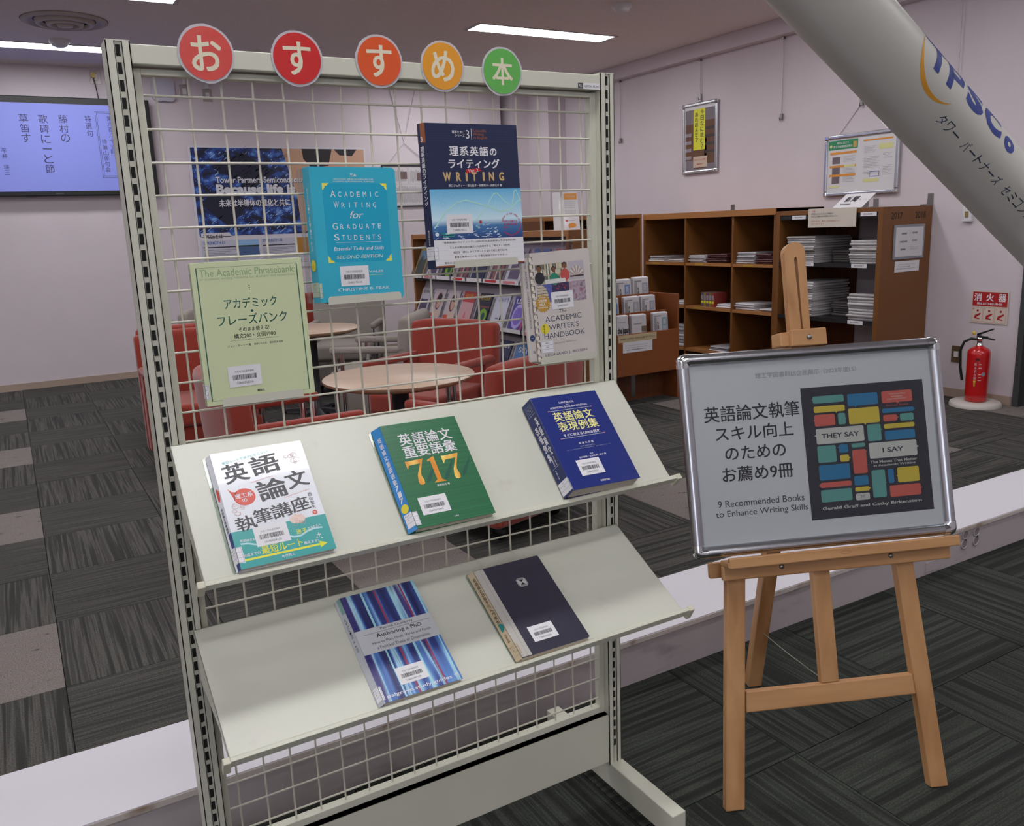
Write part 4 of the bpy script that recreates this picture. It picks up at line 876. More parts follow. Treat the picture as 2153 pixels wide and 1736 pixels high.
TRI = lambda c, x, y, d: m.shape(G, [(x, y), (x + d[0] - d[1] * .6, y + d[1] - d[0] * .6), (x + d[0] + d[1] * .6, y + d[1] + d[0] * .6)], CT[c], 1)
for c, x, y, d in (('T', 12, 18, (2, 0)), ('B', 65, 33.5, (0, -2.6)), ('R', 117, 33, (0, -2.6)), ('Y', 41, 39.2, (0, -2.2)), ('R', 12, 48, (2, 0)), ('T', 53, 48, (-2, 0)), ('Y', 75, 60, (0, -2.6)), ('B', 138.6, 41.5, (-2.6, 0)), ('R', 117, 52.5, (-2.6, 0)), ('T', 132, 60, (0, -2)), ('W', 11.8, 70, (2.6, 0)), ('T', 95.5, 68, (-2, 0)), ('W', 138.4, 97, (-3, 0)), ('B', 38.4, 89, (2, 0)), ('Y', 53.6, 105, (-2, 0)), ('R', 74.5, 98, (-2, 0)), ('R', 11.6, 141.5, (2.4, 0)), ('Y', 75, 151, (-2, 0)), ('T', 95, 145, (-2, 0)), ('Y', 107, 137, (2, 0)), ('R', 138, 157, (-2.4, 0))): TRI(c, x, y, d)
for t_, cx, cy, w_, h_ in (('THEY SAY',43.3,71.2,46,6.8),('I SAY',106.1,98.4,26,6.8),('The Moves That Matter',105.7,114.4,58,4.2),('in Academic Writing',106.3,120.4,52,4.2),('3E',64.0,162.3,6,4.0),('Gerald Graff and Cathy Birkenstein',74.8,175.5,121.6,5.8),('"Demystifies',116.8,18.2,21,2.4),('academic',116.5,21.8,14,2.3),('argumentation"',116.5,25.4,25,2.6)):
    m.text(G, t_, cx, cy, w_, h_, {'T': NAVY, 'I': NAVY, '3': GREYINK}.get(t_[0], CT['W']) if t_ in ('THEY SAY', 'I SAY', '3E') else CT['W'], 3, bold=.02 if h_ > 4 else .004)
m.text(G, 'Patricia Bizzell', 116.2, 34.4, 27, 2.4, CT['R'], 3, bold=0)
m.build('printed_book_cover', bd)
m = MB(); X = m.text; BI = mat('poster black ink', (34, 36, 42), .5)
X(F, '理工学図書館LS企画展示（2023年度LS）', 307.4, 60, 247, 13, mat('poster grey ink', (150, 148, 152), .5), 1, 0, bold=0)
X(F, '英語論文執筆', 168.5, 141.5, 230, 37, BI, 1, bold=.012); X(F, 'スキル向上', 170.5, 187.4, 188, 34, BI, 1, bold=.012); X(F, 'のための', 169, 234, 146, 31, BI, 1, bold=.012); X(F, 'お薦め9冊', 170.5, 282, 171, 35, BI, 1, bold=.012)
X(F, '9 Recommended Books', 172.5, 348.2, 208, 15.6, BI, 1, bold=.0); X(F, 'to Enhance Writing Skills', 172.8, 373, 222, 18.2, BI, 1, bold=.0)
m.build('lettering', bd)
MB().box(.0255, BW - .0255, .0255, BH - .0255, .0062, .0074, clear('clear board cover sheet', (246, 248, 248), 1.3, .012)).build('cover_sheet', bd)

# ------------------------------------------------------------------ diagonal white column with logo
AX = Vector((2.5, .49, 1.7896)); th = .52537; AD = Vector((math.cos(th), 0, -math.sin(th))); AUp = Vector((math.sin(th), 0, math.cos(th))); AF = Vector((0, -1, 0)); AR = .1315
COLM = mat('white painted steel tube', (206, 204, 196), .42)
m = MB(); s0, s1 = -2.18, 3.2; nseg = 64
vs = []
for s_ in (s0, s1):
    for k in range(nseg):
        a_ = 2 * math.pi * k / nseg; vs.append(tuple(AX + AD * s_ + (AF * math.cos(a_) + AUp * math.sin(a_)) * AR))
m.add(vs, [(k, (k + 1) % nseg, nseg + (k + 1) % nseg, nseg + k) for k in range(nseg)], COLM, True)
co = tag(m.build('diagonal_column'), 'thick white round column slanting across the upper right with blue logo', 'column')
def on_tube(mb_items, name, mtl):
    """flat print (s metres along, t metres around) bent on to the tube, cut into narrow strips first"""
    me = bpy.data.meshes.new(name); bm = bmesh.new()
    for vs_, fs_ in mb_items:
        bv = [bm.verts.new((x, y, 0)) for x, y in vs_]
        for f in fs_:
            try: bm.faces.new([bv[i] for i in f])
            except ValueError: pass
    y = -.14
    while y < .14:
        bmesh.ops.bisect_plane(bm, geom=bm.verts[:] + bm.edges[:] + bm.faces[:], plane_co=(0, y, 0), plane_no=(0, 1, 0)); y += .007
    for v in bm.verts:
        a_ = v.co.y / AR; s_ = v.co.x
        v.co = AX + AD * s_ + (AF * math.cos(a_) + AUp * math.sin(a_)) * (AR + .0006)
    bm.to_mesh(me); bm.free(); me.materials.append(mtl); o = bpy.data.objects.new(name, me); COL.objects.link(o); o.parent = co; return o
def tx(t, cx, cy, w_, h_, bold=.0, shear=0):
    v, f, _ = glyphs(t, bold, shear); return ([(cx + x * w_, cy + y * h_) for x, y, _z in v], f)
deg = lambda a: R(a) * AR
LOGO = mat('logo blue', (38, 62, 140), .4); LOGY = mat('logo amber', (226, 160, 52), .4)
def quad(p): return (p, [tuple(range(len(p)))])
S_ = .0
on_tube([tx('C', .405, deg(24), .13, deg(42), .06, .1), tx('o', .525, deg(14), .075, deg(26), .06, .05),
         tx('S', .27, deg(24), .12, deg(44), .06, .1),
         quad([(.004, deg(-2)), (.036, deg(-2)), (.040, deg(36)), (.008, deg(38))]), quad([(-.05, deg(36)), (.075, deg(36)), (.075, deg(50)), (-.06, deg(52))]),
         quad([(.088, deg(-3)), (.120, deg(-3)), (.124, deg(46)), (.092, deg(46))]), quad([(.10, deg(48)), (.185, deg(48)), (.20, deg(36)), (.185, deg(17)), (.105, deg(15)), (.105, deg(26)), (.165, deg(27)), (.17, deg(36)), (.10, deg(37))])], 'logo_letters', LOGO)
arc = []; n_ = 28
for k in range(n_ + 1):
    a_ = R(150 + 172 * k / n_); arc.append((.055 + .135 * math.cos(a_), deg(14) + .105 * math.sin(a_)))
for k in range(n_ + 1):
    a_ = R(150 + 172 * (n_ - k) / n_); w_ = .013 * math.sin(math.pi * (n_ - k) / n_); arc.append((.055 + (.135 - w_) * math.cos(a_) + w_ * .2, deg(14) + (.105 - w_) * math.sin(a_) + w_ * .3))
fc = [(k, k + 1, 2 * n_ + 1 - k - 1, 2 * n_ + 1 - k) for k in range(n_)]
on_tube([(arc, fc)], 'logo_crescent', LOGY)
jp = []
xs = .175
for ch in 'タワー パートナーズ セミコンダクター':
    if ch == ' ': xs += .026; continue
    if ch == 'ー': jp.append(quad([(xs - .020, deg(-39.5)), (xs + .020, deg(-39.5)), (xs + .020, deg(-37.5)), (xs - .020, deg(-37.5))]))
    else: jp.append(tx(ch, xs, deg(-38.5), .036, deg(15.5), .0, .15))
    xs += .0465
on_tube(jp, 'lettering', mat('grey blue print', (54, 64, 88), .45))

# ------------------------------------------------------------------ wall screen and posters on the back wall
t = thing('wall_screen', 'large flat screen showing vertical Japanese verse on lavender', 'screen', (0, YB - .10, 0))
SCR = mat('lavender lit screen', (112, 120, 190), .3, emit=.50)
MB().box(-.50, 1.205, 0, .06, 1.765, 2.635, BLACK).box(.1, .7, .06, .10, 1.95, 2.45, BLACK).build('bezel', t, bevel=.008)
MB().box(-.46, 1.165, -.002, .001, 1.808, 2.575, SCR).build('screen_panel', t)
F = lambda x, y, l=0: (x / 1000, -.0025 - l * .0006, 2.575 - y / 1000)
m = MB(); VI = mat('screen dark violet text', (52, 48, 92), .4)
m.vtext(F, '草笛す', 137, 90, 345, 78, VI, 1, bold=.0); m.vtext(F, '歌碑に一と節', 292, 92, 612, 78, VI, 1, bold=.0); m.vtext(F, '藤村の', 453, 90, 340, 78, VI, 1, bold=.0); m.vtext(F, '特選句', 661, 90, 285, 54, VI, 1, bold=.0)
m.vtext(F, '待兼山俳句会', 776, 300, 600, 46, VI, 1, bold=.0); m.vtext(F, '第六百八十七回', 843, 92, 440, 46, VI, 1, bold=.0); m.vtext(F, '平井 瑛三', -52, 390, 625, 44, VI, 1, bold=.0)
for d_ in (0, 12): m.line(F, [(727 + d_, 58 + d_), (1090 - d_, 58 + d_), (1090 - d_, 646 - d_), (727 + d_, 646 - d_), (727 + d_, 58 + d_)], 3, VI, 1)
m.text(lambda x, y, l=0: (x / 1000, -.0015, 1.79 - y / 1000), 'Panasonic', 345, 2, 66, 12, mat('pale bezel print', (120, 120, 124), .5), 1, bold=.0)
m.build('screen_text', t)
# circuit poster
t = thing('circuit_poster', 'wide blue circuit-board poster hung behind the mesh', 'poster', (1.524, YB - .012, 1.0))
PWH = mat('poster white edge', (208, 204, 214), .5)
MB().box(0, 1.864, 0, .006, 0, 1.235, PWH).build('sheet', t)
F = lambda x, y, l=0: (x / 1000, -.0005 - l * .0006, 1.235 - y / 1000)
CB = noise_mix('blue circuit print', [(.40, (8, 14, 40)), (.50, (22, 44, 110)), (.58, (48, 92, 176)), (.66, (120, 160, 220))], 7, (1.4, 1, 1.8), .45, 9)
m = MB(); m.rect(F, 26, 18, 1838, 884, CB, 0)
SKN = mat('skin tone print', (196, 154, 128), .5); DKP = mat('dark print', (24, 20, 26), .5)
m.shape(F, [(940, 18), (1838, 18), (1838, 884), (1085, 884), (1060, 500)], SKN, 1)
m.shape(F, [(60, 560), (300, 380), (560, 560), (330, 800)], mat('chip navy print', (12, 18, 48), .5), 1); m.shape(F, [(200, 200), (520, 60), (860, 250), (600, 420)], mat('chip navy print', (12, 18, 48), .5), 1)
m.shape(F, [(1150, 18), (1480, 18), (1430, 190), (1240, 210), (1160, 120)], DKP, 2); m.shape(F, [(1500, 18), (1760, 18), (1700, 90), (1560, 80)], DKP, 2); m.shape(F, [(1100, 884), (1838, 884), (1838, 560), (1400, 700)], mat('dark denim print', (30, 34, 60), .5), 2)
q = random.Random(4)
for i in range(420):
    x_, y_ = q.uniform(40, 1000), q.uniform(30, 870)
    if 60 < x_ < 560 and 380 < y_ < 800 and abs(x_ - 310) / 250 + abs(y_ - 590) / 210 < 1: continue
    c = mat('pale circuit dot', (150, 186, 230), .5) if q.random() < .6 else mat('mid circuit dot', (64, 112, 190), .5)
    if q.random() < .6: m.rect(F, x_, y_, x_ + q.uniform(5, 12), y_ + q.uniform(5, 10), c, 1)
    else: l_ = q.uniform(20, 60); m.line(F, [(x_, y_), (x_ + l_, y_ - l_ * .75)], q.uniform(3, 8), c, 1)
m.build('circuit_picture', t)
m = MB(); X = m.text; LT = mat('poster pale lettering', (216, 216, 226), .5)
for dx_, dy_, mt_, l_ in ((5, 5, DKP, 3), (0, 0, LT, 4)):
    X(F, 'Tower Partners Semiconductor', 700 + dx_, 330 + dy_, 920, 62, mt_, l_, bold=.02); X(F, 'Because life is', 640 + dx_, 420 + dy_, 810, 96, mt_, l_, bold=.05); X(F, '未来は半導体の進化と共に', 615 + dx_, 560 + dy_, 730, 74, mt_, l_, bold=.03)
m.rect(F, 240, 480, 1200, 486, LT, 4)
m.rect(F, 40, 884, 330, 890, PWH, 4); m.shape(F, [(40, 890), (40, 850), (320, 850), (345, 890)], PWH, 4); X(F, 'TPSCoとは', 155, 884, 190, 40, DKP, 5, bold=.02)
BHd = mat('poster mid blue print', (56, 100, 170), .5)
for x0 in (45, 650, 1250):
    m.rect(F, x0 - 15, 925, x0 + 560, 1130, mat('poster pale panel', (190, 190, 206), .5), 3)
X(F, 'STRENGTH 01', 160, 950, 210, 30, BHd, 5, bold=.02); X(F, 'STRENGTH 02', 755, 945, 210, 30, BHd, 5, bold=.02)
for x0 in (50, 650):
    m.rect(F, x0, 990, x0 + 340, 1000, DKP, 5)
    for k in range(7): m.rect(F, x0, 1020 + k * 16, x0 + 330 - (k % 3) * 60, 1024 + k * 16, GREYINK, 5)
m.rect(F, 398, 930, 610, 1090, mat('lake photo print', (70, 96, 140), .5), 5); m.rect(F, 398, 930, 610, 990, mat('sky photo print', (140, 180, 220), .5), 6); m.rect(F, 398, 985, 610, 998, mat('hill photo print', (40, 56, 50), .5), 7)
m.rect(F, 1010, 925, 1230, 1100, mat('golden photo print', (170, 120, 40), .5), 5); m.rect(F, 995, 925, 1010, 1110, DKP, 5); X(F, 'セミコンダクターミニ', 860, 1170, 500, 40, DKP, 5, bold=.01)
m.build('lettering', t)
# newspaper clipping in black frame
t = thing('clipping_frame', 'thin black frame with newspaper clippings behind the cyan book', 'picture frame', (3.56, YB - .02, 1.60))
MB().box(0, .68, 0, .015, 0, .012, BLACK).box(0, .68, 0, .015, .442, .454, BLACK).box(0, .012, 0, .015, .012, .442, BLACK).box(.668, .68, 0, .015, .012, .442, BLACK).build('frame_border', t)
F = lambda x, y, l=0: (x / 1000, .007 - l * .0008, .454 - y / 1000)
m = MB(); m.rect(F, 12, 12, 668, 442, mat('newsprint', (190, 184, 186), .7), 0)
for x0, y0, x1, y1 in ((20, 30, 300, 200), (150, 210, 640, 430), (330, 30, 650, 200)):
    m.rect(F, x0, y0, x1, y1, mat('newsprint lighter', (200, 196, 200), .7), 1)
    k = x0 + 10
    while k < x1 - 10: m.rect(F, k, y0 + 14 + rnd.uniform(0, 30), k + 5, y1 - 12 - rnd.uniform(0, 20), mat('newsprint columns', (146, 140, 144), .7), 2); k += 11
m.rect(F, 200, 70, 300, 150, mat('newsprint photo', (110, 90, 92), .7), 3); m.rect(F, 420, 80, 560, 170, mat('newsprint photo', (110, 90, 92), .7), 3)
m.build('clippings', t)
WIRE = mat('picture wire', (176, 170, 172), .4, 1)
m = MB().tube([(3.71, YB - .012, 2.87), (3.845, YB - .015, 2.30), (4.02, YB - .012, 2.87)], .0045, WIRE, 6).tube([(3.62, YB - .015, 2.05), (3.845, YB - .015, 2.29), (4.16, YB - .015, 2.05)], .003, WIRE, 6)
tag(m.build('hanging_wire'), 'V-shaped picture wire above the clipping frame', 'picture wire')
# router and outlets
t = thing('wireless_router', 'white rounded wall router with a blue light', 'router', (1.36, YB, 2.74))
MB().prism(rr2(-.105, -.10, .105, .10, .045, 6), 0, .035, mat('router white', (190, 188, 204), .35), M=Matrix.Rotation(R(90), 4, 'X')).build('body', t, bevel=.008)
MB().lathe([(0, .037), (.006, .037)], mat('blue indicator light', (110, 130, 255), .3, emit=3), 12, M=Matrix.Rotation(R(90), 4, 'X') @ Matrix.Translation((.01, -.055, 0))).build('indicator_light', t)
PLT = mat('steel outlet plate', (166, 158, 156), .4, .4)
for i, (x, z, lb) in enumerate(((1.56, 2.745, 'small outlet plate just right of the white router'), (1.775, 2.715, 'small outlet plate second right of the router, near the first red sign'), (.782, 2.835, 'outlet plate with yellow and blue plugs above the screen'))):
    t = thing('wall_outlet', lb, 'outlet', (x, YB, z), 0, 'outlet plates high on the back wall')
    MB().box(-.045, .045, -.006, 0, -.06, .06, PLT).build('plate', t, bevel=.002); MB().box(-.018, .018, -.012, -.006, -.03, .025, WHITEP).build('socket', t)
    if i < 2: MB().box(-.014, .014, -.03, 0, .06, .16, WHITEP).build('cable_cover', t)
    else:
        MB().box(-.035, -.005, -.04, -.006, -.01, .035, mat('yellow plug', (208, 178, 96), .5)).build('plug', t); MB().tube([(-.02, -.03, -.01), (-.01, -.03, -.08), (0, -.03, -.2)], .005, BLACK, 6).build('cable', t)

# ------------------------------------------------------------------ right wall: hanging pictures, wires
def hang(y, z, lb, ztop=2.79, hook=True):
    m = MB().tube([(XR - .02, y, ztop), (XR - .02, y, z)], .0035, WIRE, 6); m.box(XR - .035, XR - .01, y - .012, y + .012, ztop - .02, ztop, STEEL)
    if hook: m.box(XR - .028, XR - .012, y - .012, y + .012, z - .04, z + .01, STEEL); m.tube([(XR - .02, y, z - .03), (XR - .04, y, z - .045), (XR - .045, y, z - .02)], .0035, STEEL, 6)
    tag(m.build('hanging_wire'), lb, 'picture wire')
hang(4.88, 2.47, 'picture wire holding the tall frame on the right wall'); hang(3.885, 2.17, 'bare hanging wire between the two frames on the right wall'); hang(3.09, 2.18, 'picture wire holding the wide frame, partly behind the column'); hang(6.1, 2.2, 'bare hanging wire just right of the display rack'); hang(2.32, 2.0, 'thin hanging wire upper right behind the column', hook=False)
def pic(y0, y1, z0, z1, lb, fr=.03):
    """frame on the right wall; local x runs towards the viewer side (-y)"""
    M_ = frame((XR - .012, y1, z0), (0, -1, 0), (0, 0, 1), (-1, 0, 0)); t_ = thing('picture_frame', lb, 'picture frame', M=M_)
    w_, h_ = y1 - y0, z1 - z0; c = .035
    for (a0, a1, b0, b1) in ((c, w_ - c, 0, fr), (c, w_ - c, h_ - fr, h_), (0, fr, c, h_ - c), (w_ - fr, w_, c, h_ - c)): MB().box(a0, a1, b0, b1, 0, .022, ALU).build('frame_rail', t_, bevel=.008, seg=3)
    for (a0, b0) in ((0, 0), (w_ - c, 0), (0, h_ - c), (w_ - c, h_ - c)): MB().box(a0, a0 + c, b0, b0 + c, 0, .023, CHROME).build('corner_cap', t_, bevel=.008, seg=3)
    MB().box(fr * .8, w_ - fr * .8, fr * .8, h_ - fr * .8, 0, .008, PW).build('mount', t_)
    F_ = lambda x, y, l=0: (x / 1000, h_ - y / 1000, .0085 + l * .0007)
    return t_, F_
t, F = pic(4.64, 5.115, 1.765, 2.41, 'tall silver frame with yellow banner poster on the right wall')
m = MB(); W0, W1, H0, H1 = 38, 438, 60, 612
m.rect(F, W0, H0, W1, H1, mat('grey room photo', (120, 112, 120), .5), 0); m.rect(F, W0, 190, 150, 520, mat('brown shelf photo', (100, 66, 44), .5), 1); m.rect(F, 300, 170, W1, 560, mat('brown shelf photo', (100, 66, 44), .5), 1); m.rect(F, 150, 330, 330, 600, mat('brown shelf photo', (100, 66, 44), .5), 1)
for y_ in (230, 300, 370, 440): m.rect(F, 310, y_, W1, y_ + 26, mat('dark shelf gap photo', (60, 50, 56), .5), 2); m.rect(F, W0, y_ + 40, 120, y_ + 70, mat('pale magazines photo', (150, 140, 150), .5), 2)
m.rect(F, 150, 60, 310, 430, YEL, 3); m.vtext(F, '今日なに読む？', 268, 66, 425, 46, INK, 4); m.vtext(F, 'あれ読んだ？', 192, 86, 360, 46, INK, 4)
m.rect(F, 150, 490, 340, 590, mat('cream notice photo', (196, 178, 160), .5), 3); m.text(F, 'ロビンフッドの冒険', 245, 520, 150, 16, RED, 4); m.text(F, '新聞を読もう！', 245, 560, 90, 14, RED, 4); m.build('picture', t)
MB().tube([(.235, .66, -.008), (.10, .61, -.004)], .002, WIRE, 5).tube([(.235, .66, -.008), (.36, .61, -.004)], .002, WIRE, 5).build('cord', t)
t, F = pic(2.735, 3.415, 1.475, 1.945, 'wide silver frame with a green and orange notice, right wall')
m = MB(); ORG = mat('orange print', (222, 146, 52), .5); GRN = mat('green print', (40, 140, 92), .5); PY = mat('pale yellow print patch', (216, 214, 150), .5)
m.rect(F, 36, 42, 310, 112, GRN, 1); m.text(F, '研究に役立つ', 170, 62, 110, 18, PAPER, 2); m.text(F, '理工学図書館活用法', 170, 90, 180, 18, PAPER, 2); m.disc(F, 58, 84, 12, PY, 2); m.rect(F, 268, 60, 300, 104, mat('small gold mascot-free patch', (206, 160, 80), .5), 2)
for y_ in (130, 232, 300): m.rect(F, 52, y_, 300, y_ + 18, ORG, 1)
for y_ in (160, 240, 310): m.rect(F, 76, y_ + 8, 150, y_ + 60, mat('grey photo patch', (110, 100, 106), .5), 2)
for y_ in (165, 250, 320):
    for k in range(5): m.rect(F, 180, y_ + k * 10, 290 - 20 * (k % 2), y_ + 3 + k * 10, mat('tiny grey text', (176, 174, 184), .5), 2)
m.rect(F, 190, 232, 290, 250, PY, 2); m.rect(F, 50, 388, 150, 404, PY, 2)
m.rect(F, 360, 60, 620, 72, ORG, 1); m.rect(F, 500, 100, 620, 140, PY, 1)
for x0, y0, x1, y1 in ((370, 110, 480, 170), (370, 190, 510, 280), (540, 170, 620, 220), (370, 300, 520, 330), (540, 260, 620, 340)):
    for k in range(int((y1 - y0) / 11)): m.rect(F, x0, y0 + k * 11, x1 - (k % 3) * 15, y0 + 3 + k * 11, mat('tiny grey text', (176, 174, 184), .5), 2)
m.line(F, [(430, 300), (510, 300), (510, 335), (430, 335), (430, 300)], 3, mat('blue thin box', (70, 90, 180), .5), 3); m.rect(F, 370, 350, 510, 376, PY, 1); m.build('notice', t)
MB().tube([(.33, .70, -.008), (.12, .47, -.004)], .002, WIRE, 5).tube([(.33, .70, -.008), (.56, .47, -.004)], .002, WIRE, 5).build('cord', t)
# outlet, switch plate, extinguisher and its sign
t = thing('wall_outlet', 'small white wall box under the slanting column', 'outlet', (XR, 2.175, 1.30)); MB().box(-.03, 0, -.035, .035, -.05, .05, WHITEP).build('box', t, bevel=.005); MB().box(-.034, -.03, -.012, .012, -.02, .02, mat('brass socket', (160, 140, 90), .4, .6)).build('socket', t)
t = thing('wall_outlet', 'brown wall socket plate near the skirting left of the extinguisher', 'outlet', (XR, 2.19, .315)); MB().box(-.008, 0, -.038, .038, -.06, .06, mat('brown plate', (92, 74, 50), .5)).build('plate', t, bevel=.002); MB().box(-.012, -.008, -.016, .016, -.02, .02, WHITEP).build('socket', t)
t = thing('extinguisher_sign', 'red and white fire extinguisher sign on the wall', 'sign', M=frame((XR - .004, 2.105, .775), (0, -1, 0), (0, 0, 1), (-1, 0, 0)))
m = MB(); m.box(0, .262, -.222, 0, 0, .003, mat('ivory sign plate', (214, 200, 188), .45)); m.build('plate', t)
F = lambda x, y, l=0: (x / 1000, -y / 1000, .0034 + l * .0006)
SR = mat('sign red', (176, 30, 34), .45)
m = MB(); m.rect(F, 8, 6, 254, 104, SR, 0)
for i, ch in enumerate('消火器'): m.text(F, ch, 45 + i * 86, 42, 54, 54, PAPER, 1, bold=.02)
m.text(F, 'FIRE EXTINGUISHER', 131, 86, 180, 14, PAPER, 1, bold=.02)
for x0 in (10, 92, 174):
    m.line(F, [(x0, 112), (x0 + 76, 112), (x0 + 76, 214), (x0, 214), (x0, 112)], 1.5, mat('sign thin red', (200, 120, 116), .5), 1)
    m.text(F, str(1 + (x0 > 50) + (x0 > 100)), x0 + 9, 124, 6, 9, SR, 1); m.disc(F, x0 + 40, 136, 8, SR, 1); m.shape(F, [(x0 + 20, 170), (x0 + 60, 150), (x0 + 64, 160), (x0 + 30, 184), (x0 + 56, 190), (x0 + 56, 196), (x0 + 16, 192)], SR, 1)
m.build('sign_print', t)
EXR = mat('extinguisher red', (196, 18, 24), .25, coat=.6)
t = thing('fire_extinguisher', 'red fire extinguisher on a white base by the right wall', 'fire extinguisher', (5.5, 1.93, 0))
MB().lathe([(0, .032), (.150, .032), (.160, .026), (.165, .008), (.165, 0)], mat('off-white floor stand', (206, 198, 192), .5), 36).build('floor_stand', t)
MB().lathe([(0, .034), (.064, .034), (.070, .040), (.071, .10), (.073, .36), (.071, .378), (.060, .396), (.036, .410), (.024, .414), (.022, .42)], EXR, 36).build('cylinder', t)
MB().lathe([(.022, .414), (.022, .425), (.018, .43), (.018, .46), (.024, .462), (.024, .475), (0, .476)], CHROME, 20).build('valve', t)
MB().box(-.012, .012, -.05, .02, .470, .485, BLACK).hexa([(-.01, -.10, .462), (.01, -.10, .462), (.01, .01, .478), (-.01, .01, .478)], [(-.01, -.10, .470), (.01, -.10, .470), (.01, .01, .490), (-.01, .01, .490)], BLACK).hexa([(-.01, -.09, .535), (.01, -.09, .535), (.01, .02, .485), (-.01, .02, .485)], [(-.01, -.09, .543), (.01, -.09, .543), (.01, .02, .500), (-.01, .02, .500)], BLACK).build('lever', t, bevel=.002)
MB().tube([(-.01, .0, .46), (-.02, .05, .465), (-.035, .09, .44), (-.04, .11, .38), (-.035, .105, .26), (-.03, .09, .17)], .009, BLACK, 8).build('hose', t)
MB().lathe([(0, 0), (.012, 0), (.012, .006), (0, .006)], mat('yellow pull ring', (226, 190, 70), .4), 16, M=Matrix.Translation((-.03, .03, .505)) @ Matrix.Rotation(R(90), 4, 'Y')).build('safety_ring', t)
m = MB(); XC = lambda x, y, l=0: (-.0742 * math.cos(x / 73.0 + .45) , -.0742 * math.sin(x / 73.0 + .45), .36 - y / 1000)
WR = mat('extinguisher white print', (226, 200, 200), .4); GP = mat('extinguisher yellow print', (226, 196, 60), .4)
m.vtext(XC, '粉末消火器', -8, 50, 170, 16, WR, 1, bold=.01); m.vtext(XC, '10型', -8, 172, 215, 14, GP, 1)
for y_ in (60, 84, 130, 150, 170): m.rect(XC, 12, y_, 30, y_ + 5, WR, 1)
m.disc(XC, 0, 30, 15, mat('dark red oval', (110, 20, 26), .4), 1, 11); m.disc(XC, 44, 130, 12, mat('grey round label', (150, 150, 160), .4), 1, 15)
m.build('label_print', t)

# ------------------------------------------------------------------ lounge chairs and round tables
def chair_proto(label, cloth, base):
    t = thing('lounge_chair', label, 'chair')
    hw = .31
    MB().box(-hw + .055, hw - .055, -.20, .30, .30, .43, cloth).build('seat_cushion', t, bevel=.03, seg=4)
    MB().box(-hw + .03, hw - .03, -.23, .27, .09, .305, base).build('seat_base', t, bevel=.02, seg=3)
    # backrest: slightly bowed slab with rounded top
    m = MB(); n = 9; fr_, bk = [], []
    for i in range(n):
        u = -1 + 2 * i / (n - 1); x = u * hw; yb = -.315 + .03 * u * u; ztop = .80 - .018 * abs(u) ** 4
        for lst, dy, zz in ((bk, 0, 0), (fr_, .085, 0)):
            lst.append([(x, yb + dy + .03 * (1 - .0), .09), (x, yb + dy + .02, .42), (x, yb + dy - .005, ztop - .03), (x, yb + dy * .75 + .005 - (.0 if dy else -.012), ztop)])
    vs = [p for c in bk for p in c] + [p for c in fr_ for p in c]; K = 4; o = n * K; fs = []
    for i in range(n - 1):
        for k in range(K - 1):
            fs.append((i * K + k, i * K + k + 1, (i + 1) * K + k + 1, (i + 1) * K + k)); fs.append((o + i * K + k, o + (i + 1) * K + k, o + (i + 1) * K + k + 1, o + i * K + k + 1))
        fs.append((i * K + K - 1, o + i * K + K - 1, o + (i + 1) * K + K - 1, (i + 1) * K + K - 1)); fs.append((i * K, (i + 1) * K, o + (i + 1) * K, o + i * K))
    for k in range(K - 1):
        fs.append((k, o + k, o + k + 1, k + 1)); e = (n - 1) * K; fs.append((e + k, e + k + 1, o + e + k + 1, o + e + k))
    m.add(vs, fs, cloth, True); m.build('backrest', t, bevel=.02, seg=3)
    for s_ in (-1, 1):
        x0, x1 = (s_ * hw - (.0 if s_ < 0 else .055)), (s_ * hw + (.055 if s_ < 0 else 0))
        a = MB().box(x0, x1, -.25, .27, .555, .60, cloth); a.build('arm_pad', t, bevel=.018, seg=3)
        xm = (x0 + x1) / 2; MB().tube([(xm, .24, .565), (xm, .24, .10)], .015, CHROME, 12).tube([(xm, .19, .565), (xm, .19, .10)], .015, CHROME, 12).build('arm_post', t)
        MB().box(x0 + .006, x1 - .006, -.27, -.10, .10, .57, cloth).build('arm_side', t, bevel=.012)
    for sx_ in (-1, 1):
        for y in (-.17, .2):
            MB().lathe([(0, -.014), (.028, -.014), (.034, -.008), (.034, .008), (.028, .014), (0, .014)], BLACK, 20, M=Matrix.Translation((sx_ * .2, y, .034)) @ Matrix.Rotation(R(90), 4, 'Y')).lathe([(0, .06), (.02, .06), (.02, .10), (0, .10)], BLACK, 12, M=Matrix.Translation((sx_ * .2, y, 0))).build('caster', t)
    return t
RC = mat('red orange upholstery', (142, 44, 26), .85, noise=.05, nscale=300, sheen=.3); RCB = mat('red orange upholstered base', (134, 42, 24), .85, sheen=.2)
GC = mat('beige grey upholstery', (150, 142, 136), .9, noise=.05, nscale=300); GCB = mat('beige grey base', (140, 132, 126), .9)
red = chair_proto('red lounge chair close behind the right end of the shelf, its back to the rack', RC, RCB)
gry = chair_proto('beige lounge chair behind the near round table', GC, GCB)
used = {}
def chair(pr, x, y, fx, fy, lb=None):
    rz = math.atan2(-fx, fy); grp = 'red lounge chairs around the tables' if pr is red else 'beige lounge chairs around the tables'
    if pr.name not in used: used[pr.name] = 1; pr.location = (x, y, 0); pr.rotation_euler = (0, 0, rz); pr['group'] = grp; return pr
    return dup(pr, lb, grp, (x, y, 0), rz)
chair(red, 1.635, 1.84, -.36, .93)
chair(red, 1.90, 3.06, -.88, -.47, 'red lounge chair facing the near round table from behind it')
chair(red, .76, 2.18, 1, .03, 'red lounge chair behind the left side of the mesh, facing right')
chair(red, .72, 3.78, .0, -1, 'red lounge chair seen above the arm of the left one, facing the rack')
chair(red, .80, 4.62, .1, 1, 'red lounge chair standing back to back behind the left group')
chair(red, 2.3, 6.75, .2, 1, 'small far red chair showing left of the cyan book')
chair(gry, 1.97, 4.03, -.79, .61)
